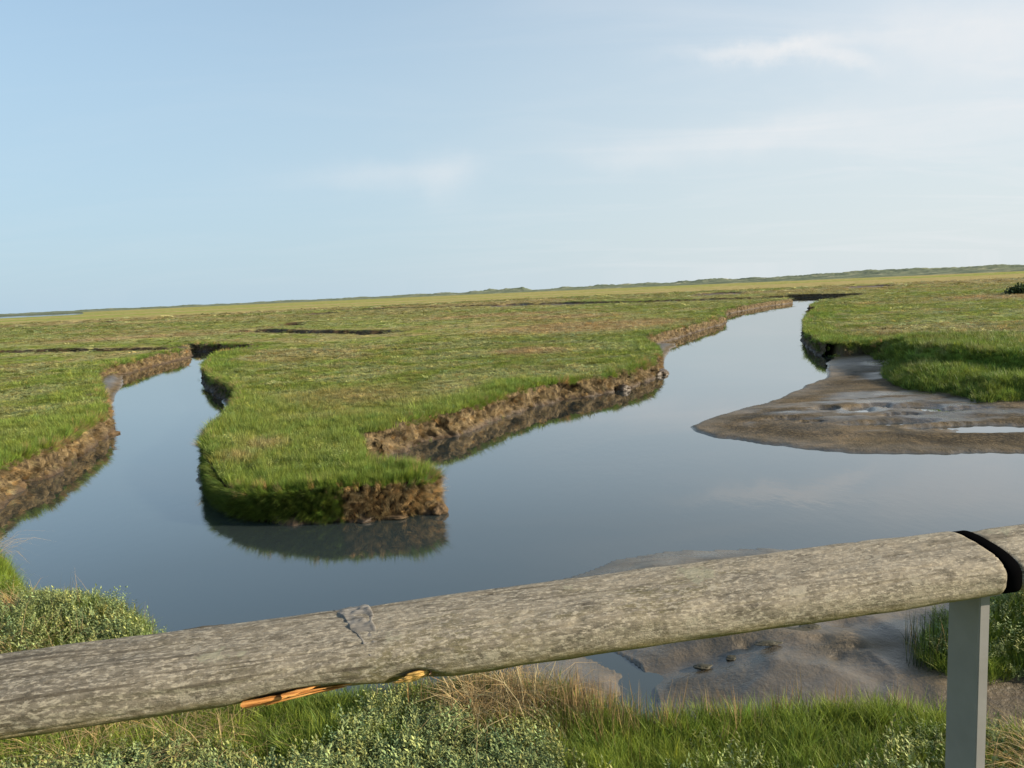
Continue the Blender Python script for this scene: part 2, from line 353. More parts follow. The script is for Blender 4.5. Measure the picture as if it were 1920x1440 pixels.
def mat_bank():
    m, nt, b, N, L = mat('bank_soil')
    geo = N('NewGeometry'); sep = N('SeparateXYZ'); L(geo.outputs['Position'], sep.inputs[0])
    mp = N('Mapping', vector_type='POINT'); mp.inputs['Scale'].default_value = (3.6, 3.6, .9); L(geo.outputs['Position'], mp.inputs['Vector'])
    fib = N('TexNoise', i_Scale=3.0, i_Detail=6.0, i_Roughness=.7, i_Distortion=1.2); L(mp.outputs[0], fib.inputs['Vector'])
    n1 = N('TexNoise', i_Scale=3.2, i_Detail=8.0, i_Roughness=.65); L(geo.outputs['Position'], n1.inputs['Vector'])
    n2 = N('TexNoise', i_Scale=.8, i_Detail=5.0); L(geo.outputs['Position'], n2.inputs['Vector'])
    a = ramp(N, [(.36, (.016, .011, .007)), (.47, (.072, .053, .027)), (.56, (.17, .125, .062)), (.70, (.35, .27, .145))]); L(fib.outputs['Fac'], a.inputs[0])
    c = ramp(N, [(.40, (.013, .010, .007)), (.51, (.070, .052, .029)), (.64, (.19, .140, .076))]); L(n1.outputs['Fac'], c.inputs[0])
    col = mix(N, L, n2.outputs['Fac'], a.outputs[0], c.outputs[0])
    zr = N('MapRange', clamp=True); L(sep.outputs[2], zr.inputs[0]); zr.inputs[1].default_value = .02; zr.inputs[2].default_value = .14; zr.inputs[3].default_value = 1; zr.inputs[4].default_value = 0
    zw = math_(N, L, 'MULTIPLY', zr.outputs[0], math_(N, L, 'ADD', .4, n1.outputs['Fac']), True)   # tide-soaked foot
    col = mix(N, L, zw, col, (.045, .030, .018))
    L(col, b.inputs['Base Color'])
    rr = N('MapRange'); L(zw, rr.inputs[0]); rr.inputs[3].default_value = .95; rr.inputs[4].default_value = .4; L(rr.outputs[0], b.inputs['Roughness'])
    b.inputs['Specular IOR Level'].default_value = .25
    h = math_(N, L, 'ADD', math_(N, L, 'MULTIPLY', fib.outputs['Fac'], .5), n1.outputs['Fac'])
    bp = N('Bump', i_Strength=.9, i_Distance=.06); L(h, bp.inputs['Height']); L(bp.outputs[0], b.inputs['Normal'])
    return m
def mat_water():
    m, nt, b, N, L = mat('creek_water')
    geo = N('NewGeometry')
    n2 = N('TexNoise', i_Scale=.12, i_Detail=3.0); L(geo.outputs['Position'], n2.inputs['Vector'])
    L(mix(N, L, n2.outputs['Fac'], (.025, .036, .037), (.030, .041, .041)), b.inputs['Base Color'])
    b.inputs['Roughness'].default_value = .9; b.inputs['Specular IOR Level'].default_value = 0
    mp = N('Mapping'); mp.inputs['Scale'].default_value = (1.0, .55, 1); L(geo.outputs['Position'], mp.inputs['Vector'])
    n1 = N('TexNoise', i_Scale=5.0, i_Detail=3.0, i_Roughness=.5); L(mp.outputs[0], n1.inputs['Vector'])
    patch = N('TexNoise', i_Scale=.10, i_Detail=2.0); L(geo.outputs['Position'], patch.inputs['Vector'])
    pr = ramp(N, [(.45, .05), (.68, .75)]); L(patch.outputs['Fac'], pr.inputs[0])
    bp = N('Bump', i_Distance=.012); L(n1.outputs['Fac'], bp.inputs['Height']); L(math_(N, L, 'MULTIPLY', pr.outputs[0], .22), bp.inputs['Strength'])
    L(bp.outputs[0], b.inputs['Normal'])
    lw = N('LayerWeight'); lw.inputs['Blend'].default_value = .5; L(bp.outputs[0], lw.inputs['Normal'])
    fr = ramp(N, [(0, .03), (.45, .10), (.60, .24), (.70, .37), (.80, .60), (.88, .80), (.95, .90), (1, .95)]); L(lw.outputs['Facing'], fr.inputs[0])
    gl = N('BsdfGlossy'); gl.inputs['Roughness'].default_value = .015; L(bp.outputs[0], gl.inputs['Normal'])
    ms = N('MixShader'); L(fr.outputs[0], ms.inputs[0]); L(b.outputs[0], ms.inputs[1]); L(gl.outputs[0], ms.inputs[2])
    L(ms.outputs[0], [n for n in nt.nodes if n.type == 'OUTPUT_MATERIAL'][0].inputs[0])
    return m
def mat_leaf(name, trans=.35, rough=.55, spec=.25, instancer=True, base=None):
    m, nt, b, N, L = mat(name)
    if base is None:
        t = N('Attribute', attribute_name='tint', attribute_type='INSTANCER' if instancer else 'GEOMETRY')
        src = t.outputs['Color']
    else:
        v = N('RGB'); v.outputs[0].default_value = (*base, 1); src = v.outputs[0]
    k = N('Attribute', attribute_name='k')
    c = mix(N, L, 1.0, src, mix(N, L, k.outputs['Fac'], (.72, .72, .72), (1.3, 1.26, 1.2)), 'MULTIPLY')
    L(c, b.inputs['Base Color']); b.inputs['Roughness'].default_value = rough; b.inputs['Specular IOR Level'].default_value = spec
    tr = N('BsdfTranslucent'); L(c, tr.inputs[0])
    ms = N('MixShader'); ms.inputs[0].default_value = trans
    out = [n for n in nt.nodes if n.type == 'OUTPUT_MATERIAL'][0]
    L(b.outputs[0], ms.inputs[1]); L(tr.outputs[0], ms.inputs[2]); L(ms.outputs[0], out.inputs[0])
    return m
def mat_plain(name, col, rough=.6, spec=.3, metal=0, noise=0, scale=20, bump=0):
    m, nt, b, N, L = mat(name)
    tc = N('TexCoord'); n = N('TexNoise', i_Scale=scale, i_Detail=6.0, i_Roughness=.6); L(tc.outputs['Object'], n.inputs['Vector'])
    c = mix(N, L, n.outputs['Fac'], tuple(v*(1-noise) for v in col), tuple(v*(1+noise) for v in col)); L(c, b.inputs['Base Color'])
    b.inputs['Roughness'].default_value = rough; b.inputs['Specular IOR Level'].default_value = spec; b.inputs['Metallic'].default_value = metal
    if bump:
        bp = N('Bump', i_Strength=.6, i_Distance=bump); L(n.outputs['Fac'], bp.inputs['Height']); L(bp.outputs[0], b.inputs['Normal'])
    return m
def mat_wood():
    m, nt, b, N, L = mat('weathered_wood')
    tc = N('TexCoord'); O = tc.outputs['Object']
    def mp(s, l=(0, 0, 0)):
        q = N('Mapping'); q.inputs['Scale'].default_value = s; q.inputs['Location'].default_value = l; L(O, q.inputs['Vector']); return q.outputs[0]
    grain = N('TexNoise', i_Scale=1.0, i_Detail=8.0, i_Roughness=.7, i_Distortion=.4); L(mp((5, 120, 120)), grain.inputs['Vector'])
    blot = N('TexNoise', i_Scale=9.0, i_Detail=6.0, i_Roughness=.65); L(mp((.8, 1, 1)), blot.inputs['Vector'])
    fine = N('TexNoise', i_Scale=120.0, i_Detail=6.0, i_Roughness=.7); L(mp((.55, 1, 1)), fine.inputs['Vector'])
    base = ramp(N, [(.3, (.090, .078, .060)), (.5, (.155, .137, .106)), (.7, (.235, .21, .165))]); L(grain.outputs['Fac'], base.inputs[0])
    def nz(sc, det, st, off=0, rough=.6):
        n = N('TexNoise', i_Scale=float(sc), i_Detail=float(det), i_Roughness=rough, i_Distortion=.3); L(mp((.42, 1, 1), (off, off*.7, off*.3)), n.inputs['Vector'])
        r = ramp(N, st); L(n.outputs['Fac'], r.inputs[0]); return r.outputs[0]
    def over(c, amt, fac, col): return mix(N, L, math_(N, L, 'MULTIPLY', fac, amt), c, col)
    c = mix(N, L, .35, base.outputs[0], mix(N, L, fine.outputs['Fac'], (.045, .039, .029), (.225, .20, .15)))
    c = over(c, .55, nz(7, 5, [(.47, 0), (.62, 1)]), (.088, .078, .062))           # darker weathered zones
    mossy = nz(5.5, 5, [(.50, 0), (.64, 1)], 3.3)
    c = over(c, .75, math_(N, L, 'MULTIPLY', mossy, nz(75, 5, [(.44, 0), (.54, 1)], 1.7)), (.085, .075, .030))   # brown-green moss
    c = over(c, .55, nz(62, 5, [(.57, 0), (.61, 1)], 2.1), (.045, .038, .027))    # dark pits
    c = over(c, .40, nz(58, 6, [(.50, 0), (.66, 1)], 4.9), (.27, .245, .190))   # pale crust, coarse flecks
    c = over(c, .62, nz(185, 5, [(.50, 0), (.60, 1)], 6.3), (.40, .365, .285))
    ck = N('TexNoise', i_Scale=1.0, i_Detail=5.0, i_Roughness=.55, i_Distortion=.25); L(mp((2.2, 85, 85), (3.1, 1.7, 5.2)), ck.inputs['Vector'])
    ckr = ramp(N, [(.36, 1), (.415, 0)]); L(ck.outputs['Fac'], ckr.inputs[0]); c = over(c, .78, ckr.outputs[0], (.052, .043, .030))
    ckp = ramp(N, [(.60, 0), (.70, 1)]); L(ck.outputs['Fac'], ckp.inputs[0]); c = over(c, .35, ckp.outputs[0], (.33, .29, .225))
    c = over(c, .6, nz(105, 5, [(.55, 0), (.61, 1)], 8.2), (.062, .053, .036))     # pale crust, fine flecks
    # pale flecks thicken towards the beam's far end
    sx = N('SeparateXYZ'); L(O, sx.inputs[0]); gx = N('MapRange', clamp=True); L(sx.outputs[0], gx.inputs[0]); gx.inputs[1].default_value = -1.1; gx.inputs[2].default_value = 1.1
    c = over(c, .62, math_(N, L, 'MULTIPLY', gx.outputs[0], nz(30, 6, [(.38, 0), (.62, 1)], 9.1, .7)), (.36, .315, .235))
    for sc, r0, amt, colr, off in ((12, .25, .55, (.235, .235, .165), 0), (24, .25, .7, (.29, .265, .205), 3.1)):
        v = N('TexVoronoi', i_Scale=float(sc), i_Randomness=1.0)
        dn = N('TexNoise', i_Scale=38.0, i_Detail=5.0); L(O, dn.inputs['Vector'])
        vm = N('VectorMath', operation='ADD'); L(mp((.75, 1, 1), (off, off, off)), vm.inputs[0])
        vs = N('VectorMath', operation='SCALE'); L(dn.outputs['Color'], vs.inputs[0]); vs.inputs['Scale'].default_value = 1.0/sc; L(vs.outputs[0], vm.inputs[1])
        L(vm.outputs[0], v.inputs['Vector'])
        rd = N('SeparateColor'); L(v.outputs['Color'], rd.inputs[0])
        thr = math_(N, L, 'MULTIPLY', rd.outputs[0], r0*1.35)      # each rosette its own size
        msk = ramp(N, [(.46, 1), (.54, 0)]); L(math_(N, L, 'ADD', .5, math_(N, L, 'SUBTRACT', v.outputs['Distance'], thr)), msk.inputs[0])
        keep = math_(N, L, 'GREATER_THAN', rd.outputs[1], .62)
        c = mix(N, L, math_(N, L, 'MULTIPLY', math_(N, L, 'MULTIPLY', msk.outputs[0], keep), amt), c, colr)
    # green algae along the damp rounded front and underside
    sep = N('SeparateXYZ'); L(O, sep.inputs[0])
    al = N('MapRange', clamp=True, interpolation_type='SMOOTHSTEP'); L(math_(N, L, 'ADD', sep.outputs[2], math_(N, L, 'MULTIPLY', blot.outputs['Fac'], .05)), al.inputs[0])
    al.inputs[1].default_value = .018; al.inputs[2].default_value = -.028; al.inputs[3].default_value = 0; al.inputs[4].default_value = 1
    bare = ramp(N, [(.25, (.085, .066, .020)), (.5, (.165, .132, .045)), (.75, (.27, .22, .095))]); L(grain.outputs['Fac'], bare.inputs[0])
    c = mix(N, L, math_(N, L, 'MULTIPLY', al.outputs[0], .85), c, bare.outputs[0])
    L(c, b.inputs['Base Color']); b.inputs['Roughness'].default_value = .82; b.inputs['Specular IOR Level'].default_value = .2
    h = math_(N, L, 'ADD', math_(N, L, 'MULTIPLY', grain.outputs['Fac'], .6), math_(N, L, 'MULTIPLY', fine.outputs['Fac'], .8))
    bp = N('Bump', i_Strength=.7, i_Distance=.008); L(h, bp.inputs['Height']); L(bp.outputs[0], b.inputs['Normal'])
    return m
def mat_fresh(name='splintered_wood', cols=((.16, .055, .012), (.50, .22, .06), (.75, .45, .16))):
    m, nt, b, N, L = mat(name)
    tc = N('TexCoord'); q = N('Mapping'); q.inputs['Scale'].default_value = (6, 140, 140); L(tc.outputs['Object'], q.inputs['Vector'])
    g = N('TexNoise', i_Scale=1.0, i_Detail=6.0, i_Roughness=.7); L(q.outputs[0], g.inputs['Vector'])
    r = ramp(N, [(.33, cols[0]), (.5, cols[1]), (.68, cols[2])]); L(g.outputs['Fac'], r.inputs[0]); L(r.outputs[0], b.inputs['Base Color'])
    b.inputs['Roughness'].default_value = .75; b.inputs['Specular IOR Level'].default_value = .2
    bp = N('Bump', i_Strength=.8, i_Distance=.004); L(g.outputs['Fac'], bp.inputs['Height']); L(bp.outputs[0], b.inputs['Normal'])
    return m
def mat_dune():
    m, nt, b, N, L = mat('hazy_dune_grass_and_sand')
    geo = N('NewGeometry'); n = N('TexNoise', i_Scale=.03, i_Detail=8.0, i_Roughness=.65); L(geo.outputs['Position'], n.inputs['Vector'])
    r = ramp(N, [(.38, (.085, .108, .068)), (.52, (.125, .148, .090)), (.62, (.20, .205, .125)), (.70, (.44, .40, .30))]); L(n.outputs['Fac'], r.inputs[0]); L(r.outputs[0], b.inputs['Base Color'])  # distance haze is put into these colours: greens paled and greyed
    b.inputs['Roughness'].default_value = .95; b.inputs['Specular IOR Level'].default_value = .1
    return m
M_GROUND, M_BANK, M_WATER = mat_ground(), mat_bank(), mat_water()
M_GRASS = mat_leaf('grass_blades'); M_PURS = mat_leaf('grey_green_leaves', .2, .6, .25); M_DRY = mat_leaf('dry_stems', .2, .75, .15)

# ------------------------------------------------------------------ mesh helpers
def mesh_np(name, V, Fc, material, attrs=None, smooth=True, parent=None, link=True):
    """V (n,3); Fc (m,k) array or list of arrays"""
    me = bpy.data.meshes.new(name)
    V = np.asarray(V, np.float32)
    Fl = Fc if isinstance(Fc, list) else [Fc]
    me.vertices.add(len(V)); me.vertices.foreach_set('co', V.ravel())
    nl = sum(f.size for f in Fl); nf = sum(len(f) for f in Fl)
    me.loops.add(nl); me.polygons.add(nf)
    me.loops.foreach_set('vertex_index', np.concatenate([f.ravel() for f in Fl]).astype(np.int32))
    tot = np.concatenate([np.full(len(f), f.shape[1]) for f in Fl]); st = np.concatenate([[0], np.cumsum(tot)[:-1]])
    me.polygons.foreach_set('loop_start', st.astype(np.int32)); me.polygons.foreach_set('loop_total', tot.astype(np.int32))
    if smooth: me.polygons.foreach_set('use_smooth', np.ones(nf, bool))
    for k, v in (attrs or {}).items():
        v = np.asarray(v, np.float32)
        if v.ndim == 1:
            a = me.attributes.new(k, 'FLOAT', 'POINT'); a.data.foreach_set('value', v)
        else:
            a = me.attributes.new(k, 'FLOAT_COLOR', 'POINT'); a.data.foreach_set('color', np.concatenate([v, np.ones((len(v), 1), np.float32)], 1).ravel())
    me.update(calc_edges=True); me.validate()
    me.materials.append(material)
    o = bpy.data.objects.new(name, me)
    if link: COL.objects.link(o)
    if parent: o.parent = parent
    return o
def tag(o, label=None, cat=None, kind=None, group=None):
    if label: o['label'] = label
    if cat: o['category'] = cat
    if kind: o['kind'] = kind
    if group: o['group'] = group
    return o
def grid_faces(nu, nv, closed_u=False):
    u = np.arange(nu if closed_u else nu-1); v = np.arange(nv-1)
    U, Vv = np.meshgrid(u, v, indexing='ij'); U2 = (U+1) % nu
    return np.stack([U*nv+Vv, U2*nv+Vv, U2*nv+Vv+1, U*nv+Vv+1], -1).reshape(-1, 4)
class MB:
    def __init__(s): s.V = []; s.F3 = []; s.F4 = []; s.K = []; s.n = 0
    def add(s, V, F, k=None):
        V = np.asarray(V, float); F = np.asarray(F)+s.n
        s.V.append(V); (s.F3 if F.shape[1] == 3 else s.F4).append(F); s.K.append(np.full(len(V), .5) if k is None else np.broadcast_to(k, (len(V),))); s.n += len(V)
    def build(s, name, material, parent=None, smooth=True, link=True):
        Fl = ([np.concatenate(s.F3)] if s.F3 else [])+([np.concatenate(s.F4)] if s.F4 else [])
        return mesh_np(name, np.concatenate(s.V), Fl, material, {'k': np.concatenate(s.K)}, smooth, parent, link)

# ------------------------------------------------------------------ ground sheet
def build_ground():
    dense = np.radians(np.arange(-45, 45.01, .125)); co = np.radians(np.arange(48, 312.1, 4))
    th = np.concatenate([dense, co])
    r = np.concatenate([np.geomspace(.4, 2.6, 14)[:-1], np.geomspace(2.6, 70, 500)[:-1], np.geomspace(70, 260, 230)[:-1], np.geomspace(260, 9000, 90)])
    TH, RR = np.meshgrid(th, r, indexing='ij'); x = RR*np.sin(TH); y = RR*np.cos(TH)
    behind = np.abs((TH+math.pi) % (2*math.pi)-math.pi) > R(62)
    z = height(x, y)
    z = np.where(behind, TOP+.05, z)
    lm = np.where(behind, 1, landmask(x, y))
    c = vegcol(x, y)
    soft = softness(x, y)
    L = look(T_land, x, y)
    hard = (1-soft)*(1-sstep(10.2, 9.4, y))*(look(T_lobe, x, y) < -.1)*(look(T_isle, x, y) < -.1)
    vegw = sstep(-.02, .12, lm-.42*hard*(RR < 255))
    near_land = sstep(-1.2, -.1, np.maximum(lm, -5))
    bar = look(T_bar, x, y); mn = look(T_mudn, x, y)
    soil = np.where(behind, 0, np.clip(sstep(-.30, -.02, lm)*(1-vegw)*(np.maximum(np.maximum(bar, mn), look(T_ledge, x, y)) < .6) + sstep(.3, -.1, look(T_chan, x, y))*(RR < 258)*sstep(-.2, .2, L), 0, 1))
    # wet: the waterline rim, the foreground flats, drains in the bar
    drain = sstep(.55, .66, fbm2(x*.45+2, y*1.1, 4, 61))
    wet = np.clip(sstep(.07, .0, z)*.9+sstep(0, .3, mn)*(1.6*fbm2(x*1.1, y*2.0, 4, 62)-.08)+drain*.7*sstep(.8, 1.6, bar)+1.1*np.exp(-((x-at(1650, 768)[0])/2.6)**2-((y-at(1650, 768)[1])/1.6)**2)*sstep(.40, .58, fbm2(x*1.1+5, y*2.4, 3, 67))+sstep(.1, .4, look(T_ledge, x, y))*.6+.5*sstep(2.5, .0, np.hypot(x-at(1610, 680)[0], y-at(1610, 680)[1])/2), 0, 1)
    V = np.stack([x, y, z], -1).reshape(-1, 3)
    n = len(th); m = len(r)
    Fq = grid_faces(n, m, True)[:, ::-1]
    ci = len(V); V = np.concatenate([V, [[0, 0, TOP+.05]]])
    i = np.arange(n); F3 = np.stack([np.full(n, ci), ((i+1) % n)*m, i*m], -1)
    ap = lambda a, v: np.concatenate([a.reshape(-1), [v]])
    o = mesh_np('ground', V, [F3, Fq], M_GROUND, {'tint': np.concatenate([c.reshape(-1, 3), [[.1, .13, .04]]]), 'veg': ap(vegw, 1), 'soil': ap(soil, 0), 'wet': ap(wet, 0), 'crack': ap(sstep(.2, .8, bar)*sstep(.40, .55, fbm2(x*.5, y*.9, 3, 66)), 0)})
    tag(o, kind='structure'); return o
build_ground()

# water: one level sheet for creek and sea
def build_water():
    r = np.geomspace(1.5, 16000, 60); th = np.radians(np.arange(0, 360, 5))
    TH, RR = np.meshgrid(th, r, indexing='ij')
    V = np.stack([RR*np.sin(TH), RR*np.cos(TH), np.zeros_like(RR)], -1).reshape(-1, 3)
    o = mesh_np('water', V, grid_faces(len(th), len(r), True)[:, ::-1], M_WATER); tag(o, kind='structure')
build_water()

# ------------------------------------------------------------------ eroded banks: ribbons that follow the waterline
def build_bank(name, line, seed, wall=.10, tofs=0.0):
    pts = np.array(smooth(line, False, .0022))
    seg = np.hypot(*np.diff(pts, axis=0).T); s = np.concatenate([[0], np.cumsum(seg)])
    t = np.gradient(pts, axis=0); t /= np.linalg.norm(t, axis=1)[:, None]+1e-9
    for _ in range(6): t[1:-1] = (t[:-2]+2*t[1:-1]+t[2:])/4
    t /= np.linalg.norm(t, axis=1)[:, None]+1e-9
    nrm = np.stack([t[:, 1], -t[:, 0]], 1)           # towards land or water?
    test = pts+nrm*.3
    if np.mean(look(T_land, test[:, 0], test[:, 1])) > 0: nrm = -nrm   # nrm points to the water
    # profile: (offset to water, height fraction)
    prof = [(-.75, .90), (-.55, .99), (-.36, 1.02), (-.22, 1.03), (-.13, 1.0), (-.09, .93), (-.075, .85), (-.07, .76), (-.065, .66), (-.06, .57), (-.05, .47), (-.045, .38), (-.03, .28), (-.01, .18), (.02, .09), (.05, .02), (.08, -.08), (.14, -.25)]
    npf = len(prof); n = len(pts)
    off = np.array([p[0] for p in prof]); hz = np.array([p[1] for p in prof])
    base = pts[:, None, :]+nrm[:, None, :]*off[None, :, None]
    tz = top_h(pts[:, 0], pts[:, 1])
    z = hz[None, :]*(tz[:, None]+.01)
    X, Y = base[..., 0], base[..., 1]
    wallw = np.clip(1-np.abs(hz-.45)/.62, 0, 1)[None, :]
    d = (fbm3(X*3.2, Y*3.2, z*4.0, 3, seed)-.5)*.42 + (fbm3(X*11, Y*11, z*11, 3, seed+9)-.5)*.24
    crev = sstep(.52, .66, fbm3(X*2.6+7, Y*2.6, z*3.5, 3, seed+5))*-.24
    toe = sstep(.45, .1, hz)[None, :]*(fbm2(X*4, Y*4, 3, seed+3)-.35)*.30*(hz > -.1)[None, :]
    d = (d+crev)*wallw**.5+toe
    r = np.hypot(pts[:, 0], pts[:, 1])[:, None]
    X = X+nrm[:, None, 0]*d; Y = Y+nrm[:, None, 1]*d
    z = z+(fbm3(X*9, Y*9, z*9, 3, seed+2)-.5)*.10*np.clip(wallw*1.6, 0, 1)
    # the crown part never reaches past the far side of a narrow tongue of land
    kin = np.where(off[None, :] < -.15, sstep(.03, .16, look(T_land, X, Y)), 1.0); z = z*kin-.15*(1-kin)
    V = np.stack([X, Y, z], -1).reshape(-1, 3)
    o = mesh_np(name, V, grid_faces(n, npf), M_BANK); tag(o, kind='structure'); return o
build_bank('bank', [(-22.0, 7.9)]+W_left+[W_leftend[0]], 101)
build_bank('bank', W_leftend+W_pen[:1], 121)
build_bank('bank', W_pen[:31], 141)
build_bank('bank', W_pen[30:], 161)
build_bank('bank', W_rightend, 181)
build_bank('bank', W_right[:12], 201)

# ------------------------------------------------------------------ dunes on the horizon
def build_dunes():
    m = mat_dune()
    th = np.radians(np.arange(-47, 52, .045)); rr = np.linspace(0, 1, 26)
    TH, Q = np.meshgrid(th, rr, indexing='ij')
    deg = np.degrees(TH)
    r0 = np.interp(deg, [-47, -34, -20, 0, 12, 22, 34, 52], [2600, 2300, 1900, 1500, 1250, 1000, 850, 700])
    RR = r0*(1+.28*Q); x = RR*np.sin(TH); y = RR*np.cos(TH)
    hmax = np.interp(deg, [-47, -34, -30, -20, -8, 0, 8, 16, 24, 34, 52], [4, 5, 7, 7, 7.5, 10.5, 10.5, 12.5, 12.5, 12, 12])
    n = fbm2(x*.026, y*.016, 5, 71, .6); rid = 1-np.abs(2*fbm2(x*.006+5, y*.006, 4, 77)-1)
    blow = np.interp(deg, [-1, .5, 1.2, 1.8, 3, 4], [1, 1.05, 1.1, .5, .55, .9])
    z = .86*hmax*np.sin(np.clip(Q*1.25, 0, 1)*math.pi*.5)**1.2*(.10+1.25*n**1.3+.45*(rid-.5))*blow*np.clip(Q*8, 0, 1)
    z = np.where(Q > .9, z*(1-Q)*10, z)+TOP-.05-.3*(Q < .02)
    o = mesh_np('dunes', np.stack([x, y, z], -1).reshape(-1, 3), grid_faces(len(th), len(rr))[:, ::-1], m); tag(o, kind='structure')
build_dunes()

# ------------------------------------------------------------------ plant prototypes (kept in an unlinked collection, scattered as ground cover)
def blade(mb, x, y, h, w, az, lean, curl, k, segs=3, z0=0.0):
    """one tapering grass blade"""
    dx, dy = math.cos(az), math.sin(az); sx, sy = -dy, dx
    tw = random.uniform(-.8, .8); sx, sy = sx*math.cos(tw)+dx*math.sin(tw), sy*math.cos(tw)+dy*math.sin(tw)
    V = []; F = []
    for i in range(segs+1):
        t = i/segs; b = lean*t+curl*t*t
        px = x+dx*h*b; py = y+dy*h*b; pz = z0+h*t*math.sqrt(max(.08, 1-(.5*b)**2)) - h*.25*max(0, b-.8)
        ww = w*(1-t)**.7*.5 if i < segs else 0
        if i < segs: V += [(px-sx*ww, py-sy*ww, pz), (px+sx*ww, py+sy*ww, pz)]
        else: V.append((px, py, pz))
    f4 = [(2*i, 2*i+1, 2*i+3, 2*i+2) for i in range(segs-1)]
    if f4: mb.add(V, f4, k); base = mb.n-len(V)
    else:
        mb.add(V, [(0, 1, 2)], k); return
    mb.F3.append(np.array([(2*segs-2, 2*segs-1, 2*segs)])+base)
def leaf(mb, p, d, up, l, w, k):
    d = np.array(d); d = d/np.linalg.norm(d); s = np.cross(d, up); s = s/(np.linalg.norm(s)+1e-9); nn = np.cross(s, d)
    p = np.array(p)
    V = [p, p+d*l*.45+s*w*.5-nn*w*.12, p+d*l, p+d*l*.45-s*w*.5-nn*w*.12, p+d*l*.5+nn*w*.1]
    mb.add(V, [(0, 1, 4), (1, 2, 4), (2, 3, 4), (3, 0, 4)], k)
U = random.uniform
def proto_grass(nb, rad, h0, h1, w, lean=(.1, .6), segs=3):
    mb = MB()
    for _ in range(nb):
        a = U(0, 6.283); q = rad*math.sqrt(U(0, 1)); az = a+U(-1.2, 1.2)
        blade(mb, q*math.cos(a), q*math.sin(a), U(h0, h1), w*U(.7, 1.3), az, U(*lean), U(0, .5), U(0, 1), segs)
    return mb
def proto_purslane(nst, rad, h, ll, lw, npairs=6):
    mb = MB()
    for _ in range(nst):
        a = U(0, 6.283); q = rad*math.sqrt(U(0, 1)); x, y = q*math.cos(a), q*math.sin(a); hh = h*U(.55, 1.1); la = U(0, 6.283); le = U(0, .5)
        kk = U(.1, .9)
        for j in range(npairs):
            t = .25+.75*j/(npairs-1); px = x+math.cos(la)*le*hh*t; py = y+math.sin(la)*le*hh*t; pz = hh*t
            b = U(0, 3.14) if j % 2 else U(0, 3.14)+1.57
            for sgn in (0, math.pi):
                el = U(.2, 1.1)
                leaf(mb, (px, py, pz), (math.cos(b+sgn)*math.cos(el), math.sin(b+sgn)*math.cos(el), math.sin(el)), (0, 0, 1), ll*U(.7, 1.2), lw*U(.8, 1.2), min(1, max(0, kk+U(-.3, .3))))
    return mb
def proto_reed(nb, rad, h0, h1, w):
    mb = MB()
    for _ in range(nb):
        a = U(0, 6.283); q = rad*math.sqrt(U(0, 1)); az = U(0, 6.283)
        h = U(h0, h1)
        blade(mb, q*math.cos(a), q*math.sin(a), h, w*U(.6, 1.3), az, U(-.05, .22), U(-.08, .15), U(0, 1), 3)
        if U(0, 1) < .18: blade(mb, q*math.cos(a), q*math.sin(a), h*.6, w*.8, az+U(1, 5), U(.5, 1.2), U(.2, .6), U(0, 1), 2)
    return mb
def proto_straw(nb, rad, w):
    mb = MB()
    for _ in range(nb):
        a = U(0, 6.283); q = rad*math.sqrt(U(0, 1))
        blade(mb, q*math.cos(a), q*math.sin(a), U(.12, .28), w*U(.6, 1.2), U(0, 6.283), U(.8, 1.6), U(.2, .9), U(0, 1), 3, U(0, .05))
    return mb
def protos(prefix, builders, material):
    c = bpy.data.collections.new(prefix)
    for b in builders:
        c.objects.link(b.build(prefix, material, link=False))
    return c
C_GRASS = protos('grass_tuft', [proto_grass(26, .07, .08, .22, .0055, segs=3) for _ in range(5)], M_GRASS)
C_MID = protos('turf_tuft', [proto_grass(44, .5, .35, 1.0, .042, (.02, .30), 2) for _ in range(5)], M_GRASS)   # unit size, scaled on placing
C_PURS = protos('purslane_sprig', [proto_purslane(7, .07, .13, .022, .0085) for _ in range(5)], M_PURS)
C_MIDP = protos('purslane_mat', [proto_purslane(10, .5, .55, .17, .085, 4) for _ in range(4)], M_PURS)
C_REED = protos('dead_stem', [proto_reed(8, .07, .12, .32, .0048) for _ in range(5)], M_DRY)
C_STRAW = protos('straw', [proto_straw(22, .10, .0045) for _ in range(5)], M_DRY)

